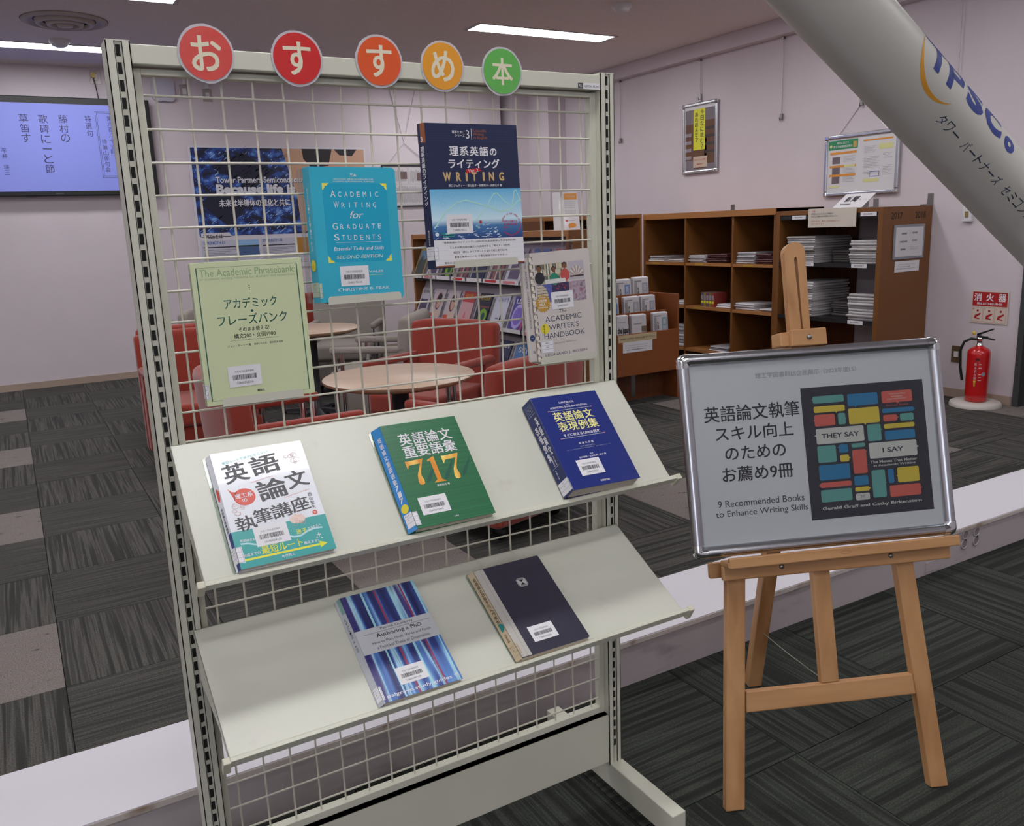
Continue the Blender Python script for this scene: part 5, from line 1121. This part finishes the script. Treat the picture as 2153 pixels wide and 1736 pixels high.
chair(gry, 2.25, 5.55, -.5, -.86, 'far beige lounge chair behind the second round table')
chair(gry, 1.30, 5.50, .8, -.6, 'beige lounge chair mostly hidden behind the pale green book')
TT = noise_mix('pale beech table top', [(.3, (190, 164, 144)), (.7, (202, 178, 158))], 1.0, (2, 14, 2), .35, 4); TE = mat('beige table edge', (170, 140, 112), .5)
tb_ = thing('round_table', 'near round table with pale wooden top behind the mesh', 'table', (1.385, 2.33, 0), 0, 'round lounge tables')
MB().lathe([(0, .652), (.362, .652), (.366, .648)], TT, 64).lathe([(.366, .648), (.364, .636), (.31, .616), (0, .614)], TE, 64).build('table_top', tb_)
MB().lathe([(.08, .614), (.08, .606), (.042, .60), (.042, .05), (.05, .045)], mat('dark grey column', (62, 62, 68), .4), 28).lathe([(.10, .006), (.06, .04), (.05, .05)], mat('dark grey column', (62, 62, 68), .4), 28).build('table_column', tb_)
for k in range(4):
    c_, s_ = math.cos(R(45 + 90 * k)), math.sin(R(45 + 90 * k)); p = lambda r, w, z: (r * c_ - w * s_, r * s_ + w * c_, z)
    MB().hexa([p(.04, -.022, .02), p(.29, -.016, .02), p(.29, .016, .02), p(.04, .022, .02)], [p(.04, -.022, .055), p(.29, -.014, .034), p(.29, .014, .034), p(.04, .022, .055)], mat('dark grey column', (62, 62, 68), .4)).lathe([(0, 0), (.016, 0), (.016, .022), (0, .022)], BLACK, 12, M=Matrix.Translation(p(.275, 0, 0))).build('base_leg', tb_)
dup(tb_, 'far round table left of the beige chair', None, (1.70, 4.75, 0), 0)

# ------------------------------------------------------------------ newspaper cabinet and pigeonholes along the right wall
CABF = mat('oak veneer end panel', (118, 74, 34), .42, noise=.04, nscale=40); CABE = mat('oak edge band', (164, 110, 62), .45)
XF = 5.10
t = thing('newspaper_cabinet', 'open oak cabinet with black shelves and newspapers by the right wall', 'cabinet', (XF, 2.447, 0))
D = XR - .01 - XF
MB().box(0, D, 0, .04, 0, 1.372, CABF).build('side_panel', t, bevel=.002)
MB().box(0, D, .925, .963, 0, 1.372, CABF).build('side_panel', t, bevel=.002)
MB().box(0, D, .04, .925, 1.338, 1.372, CABF).build('top_panel', t, bevel=.002)
MB().box(.01, D, .04, .925, .08, .12, CABF).build('bottom_panel', t)
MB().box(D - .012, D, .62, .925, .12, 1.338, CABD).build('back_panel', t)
SHB = mat('black steel shelf', (26, 25, 28), .5)
for z in (.955, .548, 1.31): MB().box(.008, D - .02, .04, .925, z, z + .022, SHB).box(.004, .008, .04, .925, z - .004, z + .026, SHB).build('shelf', t)
F = lambda x, y, l=0: (x / 1000 - .0, -.0008 - l * .0006, 1.372 - y / 1000)   # end panel print; x from the front edge
m = MB(); BI = mat('stencil black', (50, 34, 24), .6); m.text(F, '2017', 150, 63, 122, 46, BI, 1, bold=.01); m.text(F, '2018', 412, 62, 122, 46, BI, 1, bold=.01); m.build('year_lettering', t)
GF = mat('grey plastic card frame', (142, 144, 152), .45)
t2 = thing('card_frame', 'grey framed white card on the cabinet end panel', 'notice', (XF + .118, 2.444, 1.005))
MB().box(0, .345, -.006, 0, 0, .24, GF).build('frame_border', t2, bevel=.002); MB().box(.02, .325, -.0075, -.005, .018, .222, PW).build('card', t2)
m = MB(); G = lambda x, y, l=0: (x / 1000, -.0080 - l * .0006, .24 - y / 1000)
for x, y, s_ in ((110, 62, '読売新聞'), (228, 58, '朝日新聞'), (104, 118, '日本経済新聞'), (228, 112, '毎日新聞'), (104, 172, '産経新聞')): m.text(G, s_, x, y, 14 * len(s_), 14, GREYINK, 1)
m.text(G, 'The Japan Times', 226, 160, 92, 7, GREYINK, 1, bold=0); m.text(G, 'The New York Times', 222, 172, 80, 6, GREYINK, 1, bold=0); m.build('lettering', t2)
t2 = thing('notice_card', 'small white notice taped under the grey framed card', 'notice', (XF + .152, 2.445, .915)); MB().box(0, .275, -.001, 0, 0, .076, LAMI).build('card', t2)
m = MB(); G = lambda x, y, l=0: (x / 1000, -.0014 - l * .0005, .076 - y / 1000)
for k in range(3): m.text(G, ('The latest issues are kept at the counter', 'Please ask staff.', '新聞の最新号はカウンターにあります。')[k], 125 - (k == 1) * 25, 24 + k * 15, 210 - (k == 1) * 60, 7, GREYINK, 1, bold=.01 * k)
m.build('lettering', t2)
def frontF(y1, z1, x=XF): return lambda a, b, l=0: (x - .0016 - l * .0005, y1 - a / 1000, z1 - b / 1000)
# notices on the front: white placard, cream notice, shelf labels
o = MB(); o.hexa([(XF + .01, 2.89, 1.376), (XF + .01, 2.635, 1.376), (XF + .014, 2.635, 1.376), (XF + .014, 2.89, 1.376)], [(XF + .12, 2.855, 1.475), (XF + .12, 2.60, 1.475), (XF + .124, 2.60, 1.475), (XF + .124, 2.855, 1.475)], LAMI)
t2 = thing('placard', 'white acrylic placard reading 新聞 on top of the newspaper cabinet', 'sign', (0, 0, 0)); o.build('card', t2)
def PF(a, b, l=0):
    k = b / 100; return (XF + .01 + .11 * k - .0012 - l * .001, 2.89 - .035 * k - a / 1000, 1.376 + .099 * k)
m = MB(); m.text(PF, '新', 70, 62, 46, -38, INK, 1, bold=.02); m.text(PF, '聞', 128, 62, 46, -38, INK, 1, bold=.02); m.text(PF, 'Newspapers', 84, 26, 90, -16, INK, 1, bold=.01); m.text(PF, '(朝・夕刊)', 200, 56, 60, -12, GREYINK, 1, bold=0); m.build('lettering', t2)
t2 = thing('notice_card', 'cream notice sheet hanging over the cabinet front edge', 'notice', (0, 0, 0)); MB().box(XF - .012, XF - .008, 2.658, 3.085, 1.243, 1.380, mat('cream notice sheet', (206, 196, 184), .5)).build('card', t2, bevel=.001)
G = frontF(3.085, 1.380, XF - .011); m = MB(); m.text(G, '注意', 50, 18, 30, 12, RED, 1, bold=0)
for k, s_ in enumerate(('新聞はかならず元の場所に', 'もどして他の方も利用できるように')): m.text(G, s_, 130 + k * 20, 38 + k * 18, 200 + k * 40, 13, GREYINK, 1, bold=.008)
for k, s_ in enumerate(('※切りぬき、書きこみは禁止です。', 'コピーはできます')): m.text(G, s_, 160 - k * 70, 90 + k * 20, 270 - k * 150, 12, mat('pale red print', (196, 110, 104), .5), 1, bold=0)
m.build('lettering', t2)
SLB = []
def shelf_label(y, z, lb):
    t3 = thing('shelf_label', lb, 'label', (XF + .002, y, z), 0, 'white shelf labels in the newspaper cabinet'); MB().box(-.003, 0, -.13, 0, -.028, 0, LAMI).build('card', t3)
    m = MB(); m.text(lambda a, b, l=0: (-.0036, -a / 1000, -b / 1000), '朝日新聞 1', 65, 14, 80, 10, INK, 0, bold=0); m.build('lettering', t3)
shelf_label(2.69, .980, 'white label on the upper black shelf, right pile'); shelf_label(2.70, .572, 'white label on the second black shelf, right pile'); shelf_label(3.16, .985, 'white label on the upper black shelf beside the easel mast'); shelf_label(3.25, 1.335, 'white label under the cabinet top, left'); shelf_label(2.63, 1.342, 'white label under the cabinet top, right')
for y, z, h_, lb in ((3.02, 1.372, .07, 'steel wall bracket behind the placard, left'), (2.93, 1.372, .07, 'steel wall bracket behind the placard, right'), (2.475, 1.372, .085, 'steel wall bracket above the cabinet corner'), (4.45, 1.40, .06, 'steel wall bracket above the pigeonholes')):
    tag(MB().box(XR - .09, XR, y - .022, y + .022, z, z + h_ * .12, STEEL).box(XR - .006, XR, y - .022, y + .022, z, z + h_, STEEL).build('wall_bracket', bevel=.001), lb, 'bracket', 'steel brackets fixing the cabinets to the wall')
NP = [noise_mix('folded newspaper edges %d' % i, [(.3, tuple(c - 40 for c in col)), (.5, col), (.8, tuple(min(255, c + 14) for c in col))], 1.0, (6, 6, 130), .8, 4) for i, col in enumerate(((186, 180, 180), (170, 164, 164), (198, 194, 196)))]
def paper_mesh(w_, d_, h_, mt, fold=.006):
    """folded newspaper: rounded fold at the front, loose at the back"""
    m = MB(); pr = [(0, h_ * .5), (.004, h_ * .9), (.012, h_), (d_, h_ * .82), (d_, h_ * .1), (.012, 0), (.004, h_ * .1)]
    m.prism(pr, 0, w_, mt, M=Matrix(((1, 0, 0, 0), (0, 0, 1, 0), (0, 1, 0, 0), (0, 0, 0, 1)))); return m
def pile(y0, w_, z0, n, h_, d_, lb, grp, mats, x0=XF + .03, tilt=.0, cat='newspaper', nm='newspaper'):
    q = random.Random(int(y0 * 100 + z0 * 1000)); src = [paper_mesh(w_, d_, h_, m_).build(nm) for m_ in mats]; z = z0
    for k in range(n):
        s0 = src[k] if k < len(src) else src[q.randrange(len(src))].copy()
        if k >= len(src): COL.objects.link(s0)
        s0.location = (x0 + q.uniform(-.012, .012), y0 + q.uniform(-.008, .008), z + .0006); s0.rotation_euler = (0, tilt * k / n * -1, R(q.uniform(-1.6, 1.6))); tag(s0, lb, cat, grp); z += h_ + .0008 + tilt * .012
    return z
pile(2.495, .235, .977, 9, .018, .40, 'newspaper in the right pile on the upper black shelf', 'right pile on the upper black shelf', NP)
pile(2.495, .232, .570, 9, .0205, .40, 'newspaper in the right pile on the lower black shelf', 'right pile on the lower black shelf', NP)
pile(3.055, .27, .977, 11, .0175, .42, 'newspaper in the left pile on the upper black shelf', 'left pile on the upper black shelf', NP)
pile(3.055, .26, .570, 13, .0195, .42, 'newspaper in the left pile on the lower black shelf', 'left pile on the lower black shelf', NP)
pile(2.77, .25, .977, 5, .016, .30, 'newspaper at the back between the two upper piles, shade painted in', 'back pile on the upper black shelf', [mat('newsprint with painted shade', (110, 104, 104), .9)], XF + .2, .1)  # shade behind the piles is put into the newsprint colour
pile(2.76, .25, .570, 6, .016, .30, 'newspaper at the back between the two lower piles, shade painted in', 'back pile on the lower black shelf', [mat('newsprint with painted shade', (110, 104, 104), .9)], XF + .2, .1)  # same darkened newsprint, painted as shade

t = thing('pigeonhole_cabinet', 'brown oak pigeonhole cabinet, three columns of open cells', 'cabinet', (XF, 3.415, 0))
L = 1.64; ZT = 1.40
MB().box(0, D, L - .03, L, 0, ZT - .002, CABF).build('side_panel', t); MB().box(.006, D, 0, .024, 0, ZT - .002, CABF).build('side_panel', t)
MB().box(-.004, D, 0, L, ZT - .052, ZT, CABE).build('top_panel', t, bevel=.002)
for y in (.470, 1.055): MB().box(.004, D - .012, y - .011, y + .011, .10, ZT - .052, CABF).build('divider', t)
for z in (.935, .550, .165):
    for y0, y1 in ((.024, .459), (.481, 1.044), (1.066, L - .03)): MB().box(.002, D - .012, y0, y1, z, z + .024, CABE).build('cell_shelf', t)
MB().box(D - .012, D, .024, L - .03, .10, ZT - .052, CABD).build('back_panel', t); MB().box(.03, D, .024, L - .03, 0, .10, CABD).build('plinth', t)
for y, z in ((3.78, .957), (4.36, .957), (4.95, .957), (4.37, .572)):
    tag(MB().box(XF + .0005, XF + .002, y - .13, y - .02, z - .016, z - .003, mat('yellow shelf tape', (182, 144, 50), .6)).build('shelf_tape'), {3.78: 'yellow tape label on the upper shelf edge next to the easel mast', 4.36: 'yellow tape label on the middle upper shelf edge', 4.95: 'yellow tape label on the left upper shelf edge', 4.37: 'yellow tape label on the middle lower shelf edge'}[y], 'label', 'yellow shelf tapes')
MZ = [mat('magazine pages white', (206, 202, 206), .6), mat('magazine pages grey', (170, 166, 172), .6), mat('magazine cover maroon', (84, 44, 50), .5)]
mg = 'magazine'
pile(3.66, .20, .960, 6, .015, .28, 'magazine in the stack of six, right upper cell', 'stack in the right upper cell', MZ[:2], cat='magazine', nm=mg)
pile(3.47, .17, .960, 6, .013, .28, 'dark magazine beside the stack of six, right upper cell', 'dark stack in the right upper cell', MZ[2:], cat='magazine', nm=mg)
pile(4.26, .19, .960, 5, .012, .28, 'magazine in the middle upper cell, left stack', 'left stack in the middle upper cell', MZ[:2], cat='magazine', nm=mg)
pile(4.0, .24, .960, 6, .012, .28, 'maroon magazine in the middle upper cell, right stack', 'right stack in the middle upper cell', MZ[2:], XF + .05, cat='magazine', nm=mg)
pile(4.81, .21, .960, 3, .017, .28, 'magazine in the left upper cell, left stack', 'left stack in the left upper cell', MZ[:2], cat='magazine', nm=mg)
pile(4.54, .20, .960, 2, .012, .28, 'magazine in the left upper cell, right stack', 'right stack in the left upper cell', MZ[:1], cat='magazine', nm=mg)
pile(3.65, .22, .575, 3, .018, .28, 'fanned magazine in the right middle cell', 'magazines in the right middle cell', MZ[:2], cat='magazine', nm=mg)
pile(3.45, .13, .575, 2, .010, .25, 'thin leaflet in the corner of the right middle cell', 'leaflets in the right middle cell', MZ[:1], cat='leaflet', nm='leaflet')
pile(3.90, .19, .575, 2, .016, .25, 'leaflet in front of the upright books in the middle cell', 'leaflets in the middle cell', MZ[:1], cat='leaflet', nm='leaflet')
pile(4.50, .18, .575, 2, .016, .25, 'leaflet in the left middle cell behind the newspaper rack', 'leaflets in the left middle cell', MZ[:1], cat='leaflet', nm='leaflet')
pile(4.50, .18, .190, 7, .028, .25, 'magazine in the left lower cell stack', 'stack in the left lower cell', MZ[:2], cat='magazine', nm=mg)
pile(3.95, .22, .190, 3, .014, .28, 'magazine lying in the middle lower cell', 'stack in the middle lower cell', MZ[:2], cat='magazine', nm=mg)
pile(3.5, .26, .190, 2, .012, .28, 'grey magazine lying in the right lower cell', 'stack in the right lower cell', MZ[1:2], cat='magazine', nm=mg)
for k in range(5):
    c = ((150, 60, 54), (120, 110, 60), (110, 70, 100), (140, 120, 60), (90, 80, 90))[k]
    t2 = thing('slim_book', 'slim colourful book standing in the middle cell', 'book', (XF + .05, 4.145 + k * .034, .5745), 0, 'slim colourful books in the middle cell')
    MB().box(0, .15, 0, .031, 0, .125, mat('slim cover %d' % k, c, .5)).build('cover', t2); MB().box(-.0006, 0, .003, .028, .03, .05, YEL).box(-.0006, 0, .003, .028, .06, .10, mat('slim spine pale', (150, 140, 150), .5)).build('spine_print', t2)

# tall cabinet across the corner, seen behind the newspaper rack
t = thing('corner_cabinet', 'tall brown cabinet across the corner with an open slot at its top', 'cabinet', (3.97, 5.06, 0))
MB().box(0, 1.115, 0, .45, 1.372, 1.405, CABE).build('top_panel', t); MB().box(0, .02, 0, .45, 0, 1.372, CABF).build('side_panel', t); MB().box(1.095, 1.115, 0, .45, 0, 1.372, CABE).build('side_panel', t)
MB().box(.02, 1.095, .002, .02, .02, 1.283, CABF).build('door', t); MB().box(.02, 1.095, .02, .45, 1.268, 1.283, CABF).build('slot_shelf', t); MB().box(.02, 1.095, .44, .45, 0, 1.372, CABD).build('back_panel', t)

# newspaper rack
RKM = mat('orange brown rack board', (136, 76, 38), .45, noise=.04, nscale=30)
t = thing('newspaper_rack', 'three-step brown newspaper rack standing before the pigeonholes', 'rack', (3.30, 3.47, 0)); RW = .859
MB().box(0, RW - .018, 0, .018, .222, .533, RKM).build('front_board', t, bevel=.002); MB().box(0, RW - .018, .13, .146, .30, .672, RKM).build('step_board', t, bevel=.002); MB().box(0, RW - .018, .25, .266, .36, .795, RKM).build('step_board', t, bevel=.002)
MB().box(0, RW - .018, .33, .346, .22, .80, RKM).build('back_board', t); MB().box(0, RW - .018, .018, .33, .222, .24, RKM).build('bottom_board', t)
MB().box(RW - .018, RW, 0, .346, .0, .795, RKM).build('side_board', t, bevel=.002); MB().box(0, .018, .0, .346, .0, .80, RKM).build('side_board', t)
MB().box(.02, RW - .02, .16, .176, 0, .222, CABD).build('lower_rail', t); MB().box(.52, .56, .158, .16, .02, .20, STEEL).build('cable_duct', t)
t2 = thing('notice_card', 'beige notice strip on the newspaper rack front', 'notice', (3.582, 3.4695, .476)); MB().box(0, .355, -.0012, 0, 0, .053, mat('beige strip', (196, 178, 142), .5)).build('card', t2)
m = MB(); m.text(lambda x, y, l=0: (x / 1000, -.0018, .053 - y / 1000), '読み終わった新聞は、必ずもとの棚に戻して下さい。', 178, 28, 325, 14, mat('olive ink', (110, 100, 60), .5), 0, bold=.004); m.build('lettering', t2)
t2 = thing('notice_card', 'white English notice on the newspaper rack front', 'notice', (3.622, 3.4695, .397)); MB().box(0, .275, -.0012, 0, 0, .080, LAMI).build('card', t2)
m = MB(); G = lambda x, y, l=0: (x / 1000, -.0018, .080 - y / 1000)
for k, s_ in enumerate(('The latest issues of foreign papers:', 'Thank you for returning them', '※海外新聞は最新号のみ。')): m.text(G, s_, 125, 28 + k * 16, 215 - k * 15, 8, GREYINK, 0, bold=.006 * (k > 0))
m.build('lettering', t2)
NWP = mat('newspaper front page', (198, 194, 198), .7); NB = mat('newspaper blue masthead', (96, 130, 180), .6); NTL = mat('newspaper teal masthead', (130, 160, 170), .6)
def folded(x0, x1, y, z0, z1, lb, kind):
    t_ = thing('newspaper', lb, 'newspaper', (x0, y, z0), 0, 'folded newspapers in the stepped rack'); w_, h_ = x1 - x0, z1 - z0
    m = MB(); m.hexa([(0, 0, 0), (w_, 0, 0), (w_, .035, 0), (0, .035, 0)], [(.002, .012, h_), (w_ - .004, .012, h_), (w_ - .004, .05, h_ + .004), (.002, .05, h_ + .004)], NWP); m.build('pages', t_, bevel=.008, seg=3)
    G = lambda x, y_, l=0: (x * w_ / 100, .012 * (1 - y_ / 100) - .0016 - l * .0006, h_ * (1 - y_ / 100))
    m = MB(); q = random.Random(int(x0 * 1000))
    if kind == 'jt': m.text(G, 'the japan', 58, 42, 78, 22, INK, 1, bold=.03); m.text(G, 'times', 42, 66, 62, 22, INK, 1, bold=.03); m.text(G, 'By inside stories', 44, 86, 66, 8, GREYINK, 1); m.text(G, 'The Independent', 50, 18, 50, 5, GREYINK, 1, bold=0)
    elif kind == 'ny': m.text(G, 'New York Ti', 54, 74, 88, 22, INK, 1, bold=.01); m.rect(G, 62, 32, 94, 48, mat('small landscape photo', (110, 100, 80), .6), 1); m.text(G, 'International', 40, 24, 50, 5, GREYINK, 1, bold=0)
    else:
        c = {'b': NB, 't': NTL, 'g': mat('newspaper grey masthead', (150, 152, 164), .6)}[kind]
        m.rect(G, 56, 14, 88, 78, c, 1); m.vtext(G, '新聞紙', 72, 16, 76, 22, NWP, 2)
        m.vtext(G, '大見出し文字', 30, 22, 96, 14, INK, 1, bold=.02)
        for k in range(5): m.rect(G, 6 + k * 3.4, 12, 7.4 + k * 3.4, 90 - q.uniform(0, 20), GREYINK, 1)
        m.rect(G, 6, 8, 50, 10, GREYINK, 1)
    m.build('front_print', t_)
folded(3.570, 3.705, 3.490, .40, .668, 'English newspaper the japan times at the left of the front step', 'jt'); folded(3.727, 3.872, 3.490, .40, .664, 'English newspaper with a gothic title in the middle of the front step', 'ny'); folded(3.930, 4.078, 3.490, .40, .664, 'folded newspaper with pale teal masthead, right of the front step', 't')
folded(3.56, 3.715, 3.618, .50, .787, 'newspaper with blue masthead half hidden by the upright, middle step', 'b'); folded(3.757, 3.912, 3.618, .50, .787, 'folded newspaper with grey masthead, middle of the middle step', 'g'); folded(3.922, 4.063, 3.618, .50, .786, 'folded newspaper with grey print, right of the middle step', 'g')
folded(3.77, 3.925, 3.738, .62, .910, 'folded newspaper with bright blue masthead on the back step', 'b'); folded(3.941, 4.096, 3.738, .62, .917, 'folded newspaper, rightmost on the back step', 'g')

# ------------------------------------------------------------------ magazine rack
t = thing('magazine_rack', 'oak magazine rack with slanted white trays behind the mesh', 'rack', (2.80, 2.93, 0)); ML = 2.36; DX = .33
MB().box(0, DX, 0, .03, 0, 1.300, CABF).box(-.001, 0, 0, .03, 0, 1.300, CABE).build('side_panel', t, bevel=.002); MB().box(0, DX, ML - .03, ML, 0, 1.300, CABF).box(-.001, 0, ML - .03, ML, 0, 1.300, CABE).build('side_panel', t, bevel=.002)
MB().box(0, DX, .03, ML - .03, 1.262, 1.300, CABE).build('top_panel', t, bevel=.002)
MB().box(DX - .012, DX, .03, ML - .03, 0, 1.262, mat('pale rack back', (176, 170, 178), .6)).build('back_panel', t)
TRY = mat('pale lilac tray', (190, 184, 194), .35, coat=.3); LEDK = mat('painted tray gap shade', (40, 38, 44), .6)
trays = ((.955, 1.235), (.625, .925), (.300, .600))
for zb, zt in trays:
    b = MB().hexa([(-.012, .03, zb), (-.012, ML - .03, zb), (-.004, ML - .03, zb), (-.004, .03, zb)], [(.110, .03, zt), (.110, ML - .03, zt), (.118, ML - .03, zt), (.118, .03, zt)], TRY); tr_ = b.build('tray', t)
    MB().box(-.042, -.004, .03, ML - .03, zb - .008, zb, TRY).box(-.044, -.042, .03, ML - .03, zb - .008, zb + .022, clear('tray lip clear', (236, 234, 240), 1.0)).build('tray_lip', tr_)
    MB().box(0, .10, .03, ML - .03, zb - .03, zb - .010, LEDK).build('tray_gap_shade', tr_)  # solid dark strip paints the shade in the gap below the tray
    for k in range(10):
        y = .03 + .0 + k * .2585
        if y < ML: MB().hexa([(-.03, y, zb), (-.03, y + .003, zb), (-.008, y + .003, zb + .002), (-.008, y, zb + .002)], [(.060, y, zb + .2), (.060, y + .003, zb + .2), (.076, y + .003, zb + .2), (.076, y, zb + .2)], mat('grey tray divider', (150, 146, 152), .5)).build('divider', tr_)
PK = mat('pink label', (214, 130, 140), .5)
def magz(k, row, kind, lb, dark=False):
    zb, zt = trays[row]; y = 2.93 + .045 + k * .2585; sl = math.atan2(.122, zt - zb)
    t_ = thing('magazine', lb, 'magazine', M=frame((2.80 - .018, y + .205, zb + .004), (0, -1, 0), (math.sin(sl), 0, math.cos(sl)), (-math.cos(sl), 0, math.sin(sl))), group='magazines on the slanted rack')
    w_, h_ = .190, .245
    c = {'man': (200, 186, 190), 'ora': (206, 160, 160), 'blk': (30, 28, 32), 'wht': (206, 206, 218), 'orb': (70, 60, 130), 'red': (204, 96, 90), 'mtn': (150, 140, 110), 'nav': (26, 44, 84), 'str': (120, 90, 90), 'pal': (196, 190, 200), 'sky': (80, 130, 190)}[kind]
    MB().box(0, w_, 0, h_, 0, .005, mat('magazine cover ' + kind, c, .3, coat=.3)).build('cover', t_); G = lambda a, b, l=0: (a * w_ / 100, h_ * (1 - b / 100), .0054 + l * .0006); m = MB(); q = random.Random(k * 7 + row)
    if kind == 'man': m.disc(G, 56, 42, 24, mat('auburn hair print', (110, 40, 50), .4), 1, 30); m.disc(G, 60, 46, 17, mat('pale skin print', (206, 166, 146), .4), 2, 20); m.disc(G, 62, 28, 19, HR, 3, 11); m.rect(G, 30, 74, 96, 100, mat('cream jacket print', (210, 186, 168), .4), 2); m.rect(G, 2, 84, 40, 96, RED, 3)
    elif kind == 'blk': m.text(G, '現代化学', 50, 14, 80, 16, mat('gold magazine title', (196, 160, 50), .4), 1, bold=.02); m.disc(G, 62, 72, 32, mat('lime orb print', (120, 170, 40), .4), 1, 24); m.disc(G, 66, 72, 14, mat('dark green core', (20, 70, 50), .4), 2, 12); m.rect(G, 0, 40, 100, 46, mat('brown band print', (120, 70, 50), .4), 1)
    elif kind == 'orb': m.disc(G, 50, 58, 40, mat('violet orb print', (176, 160, 220), .4), 1, 36); m.disc(G, 50, 58, 30, mat('violet orb inner', (120, 100, 190), .4), 2, 26); m.text(G, 'LIFE', 50, 14, 70, 14, PAPER, 1, bold=.02); m.rect(G, 84, 0, 100, 100, mat('magenta edge', (160, 60, 110), .4), 1)
    elif kind == 'wht': m.text(G, 'ぶんせき', 55, 14, 76, 12, mat('indigo title', (60, 60, 130), .4), 1); m.rect(G, 60, 60, 72, 78, INK, 1); m.rect(G, 30, 70, 52, 74, GREYINK, 1)
    elif kind == 'ora': m.rect(G, 0, 0, 100, 34, mat('red magazine top', (190, 60, 56), .4), 1); m.text(G, '化学', 50, 14, 70, 16, mat('gold magazine title', (196, 160, 50), .4), 2, bold=.02); m.shape(G, [(40, 86), (60, 86), (54, 66), (46, 66)], mat('pink flask', (214, 110, 130), .4), 1)
    elif kind == 'red': m.text(G, '%', 50, 36, 50, 34, PAPER, 1, bold=.03); m.rect(G, 0, 62, 100, 86, mat('orange band print', (220, 120, 50), .4), 1); m.rect(G, 0, 86, 100, 100, mat('olive band print', (110, 100, 60), .4), 1)
    elif kind == 'mtn': m.rect(G, 12, 10, 88, 92, mat('mountain photo sky', (110, 140, 170), .4), 1); m.shape(G, [(12, 92), (12, 50), (40, 24), (60, 44), (88, 34), (88, 92)], mat('mountain photo rock', (70, 76, 70), .4), 2); m.line(G, [(8, 5), (92, 5), (92, 96), (8, 96), (8, 5)], 3, mat('gold magazine title', (196, 160, 50), .4), 3)
    elif kind == 'str':
        for i in range(6): m.rect(G, 4 + i * 16, 0, 12 + i * 16, 100, mat('stripe print %d' % (i % 3), ((196, 180, 176), (60, 50, 60), (160, 60, 70))[i % 3], .4), 1)
    elif kind == 'nav': m.rect(G, 10, 50, 90, 100, mat('night photo', (14, 26, 60), .4), 1); m.text(G, 'Nature', 50, 16, 76, 14, PAPER, 1)
    elif kind == 'sky': m.rect(G, 0, 60, 100, 100, mat('pale blue photo', (130, 170, 210), .4), 1); m.text(G, 'SCI', 50, 20, 60, 16, PAPER, 1)
    else: m.text(G, 'REVIEW', 50, 14, 70, 10, INK, 1); m.rect(G, 14, 40, 86, 90, mat('violet photo', (80, 66, 96), .4), 1)
    m.build('cover_print', t_)
    tl = MB().box(2.80 - .0475, 2.80 - .046, y - .02, y + .215, zb - .006, zb + .022, LAMI); o_ = tl.build('title_card'); tag(o_, 'title card under: ' + lb[:60], 'label', 'title cards along the slanted rack')
    if kind in ('man', 'ora', 'str', 'red', 'pal'):
        MB().rect(lambda a, b, l=0: (2.80 - .0480, y + .215 - a / 1000, zb + .022 - b / 1000), 30, 5, 190, 23, PK if kind != 'str' else mat('red label', (206, 50, 50), .5)).build('label_patch', o_)
rows = [['red', 'sky', 'pal', 'str', 'nav', 'str', 'blk', 'pal', 'mtn'], ['wht', 'red', 'orb', 'wht', 'blk', 'ora', 'man', 'man', 'pal'], ['pal', 'red', 'sky', 'nav', 'wht', 'ora', 'blk', 'mtn', 'pal']]
DES = {'red': 'red and orange magazine', 'sky': 'sky blue magazine', 'pal': 'pale magazine with violet photo', 'str': 'striped magazine', 'nav': 'dark navy magazine', 'blk': 'black magazine with lime green disc', 'mtn': 'gold-framed mountain magazine', 'wht': 'white magazine with tiny photo', 'orb': 'violet magazine with glowing orb', 'ora': 'pink and red chemistry magazine', 'man': 'magazine with portrait of a dark-haired man'}
ORDN = ['at the near end', 'second from the near end', 'third from the near end', 'fourth from the near end', 'in the middle', 'fourth from the far end', 'third from the far end', 'second from the far end', 'at the far end']
for r_, row in enumerate(rows):
    for k, kd in enumerate(row): magz(k, r_, kd, DES[kd] + ' on the ' + ('top', 'middle', 'bottom')[r_] + ' tray, ' + ORDN[k])
# folded stand-up leaflet sign on top of the rack
t = thing('leaflet_stand', 'white three-sided leaflet sign with orange heading on the magazine rack', 'sign', (2.86, 3.1, 1.300))
MB().hexa([(.03, 0, 0), (.14, -.01, 0), (.14, -.008, 0), (.03, .002, 0)], [(.045, .05, .235), (.155, .04, .235), (.155, .042, .235), (.045, .052, .235)], LAMI).hexa([(-.02, .05, .0), (.03, 0, 0), (.03, .002, 0), (-.02, .052, 0)], [(.0, .09, .235), (.045, .05, .235), (.045, .052, .235), (.0, .092, .235)], LAMI).build('card', t)
def LF(a, b, l=0):
    k = b / 100; return (.03 + .11 * a / 100 + .015 * (1 - k), -.01 * a / 100 + .05 * (1 - k) - .0015 - l * .0006, .235 * (1 - k))
m = MB(); m.rect(LF, 8, 4, 94, 20, ORG, 1); m.text(LF, 'デスクでの会話', 50, 12, 60, 5, PAPER, 2, bold=0)
for y_ in (26, 31, 36, 41, 50, 56): m.text(LF, '話したい方はこちら', 46, y_, 70, 2.6, GREYINK, 1, bold=0)
m.rect(LF, 8, 73, 24, 78, RED, 1); m.text(LF, '学生証提示', 52, 75, 40, 3, GREYINK, 1, bold=0); m.disc(LF, 50, 88, 27, ORG, 1, 6); m.shape(LF, [(30, 91), (40, 93), (26, 97)], ORG, 1); m.build('print', t)
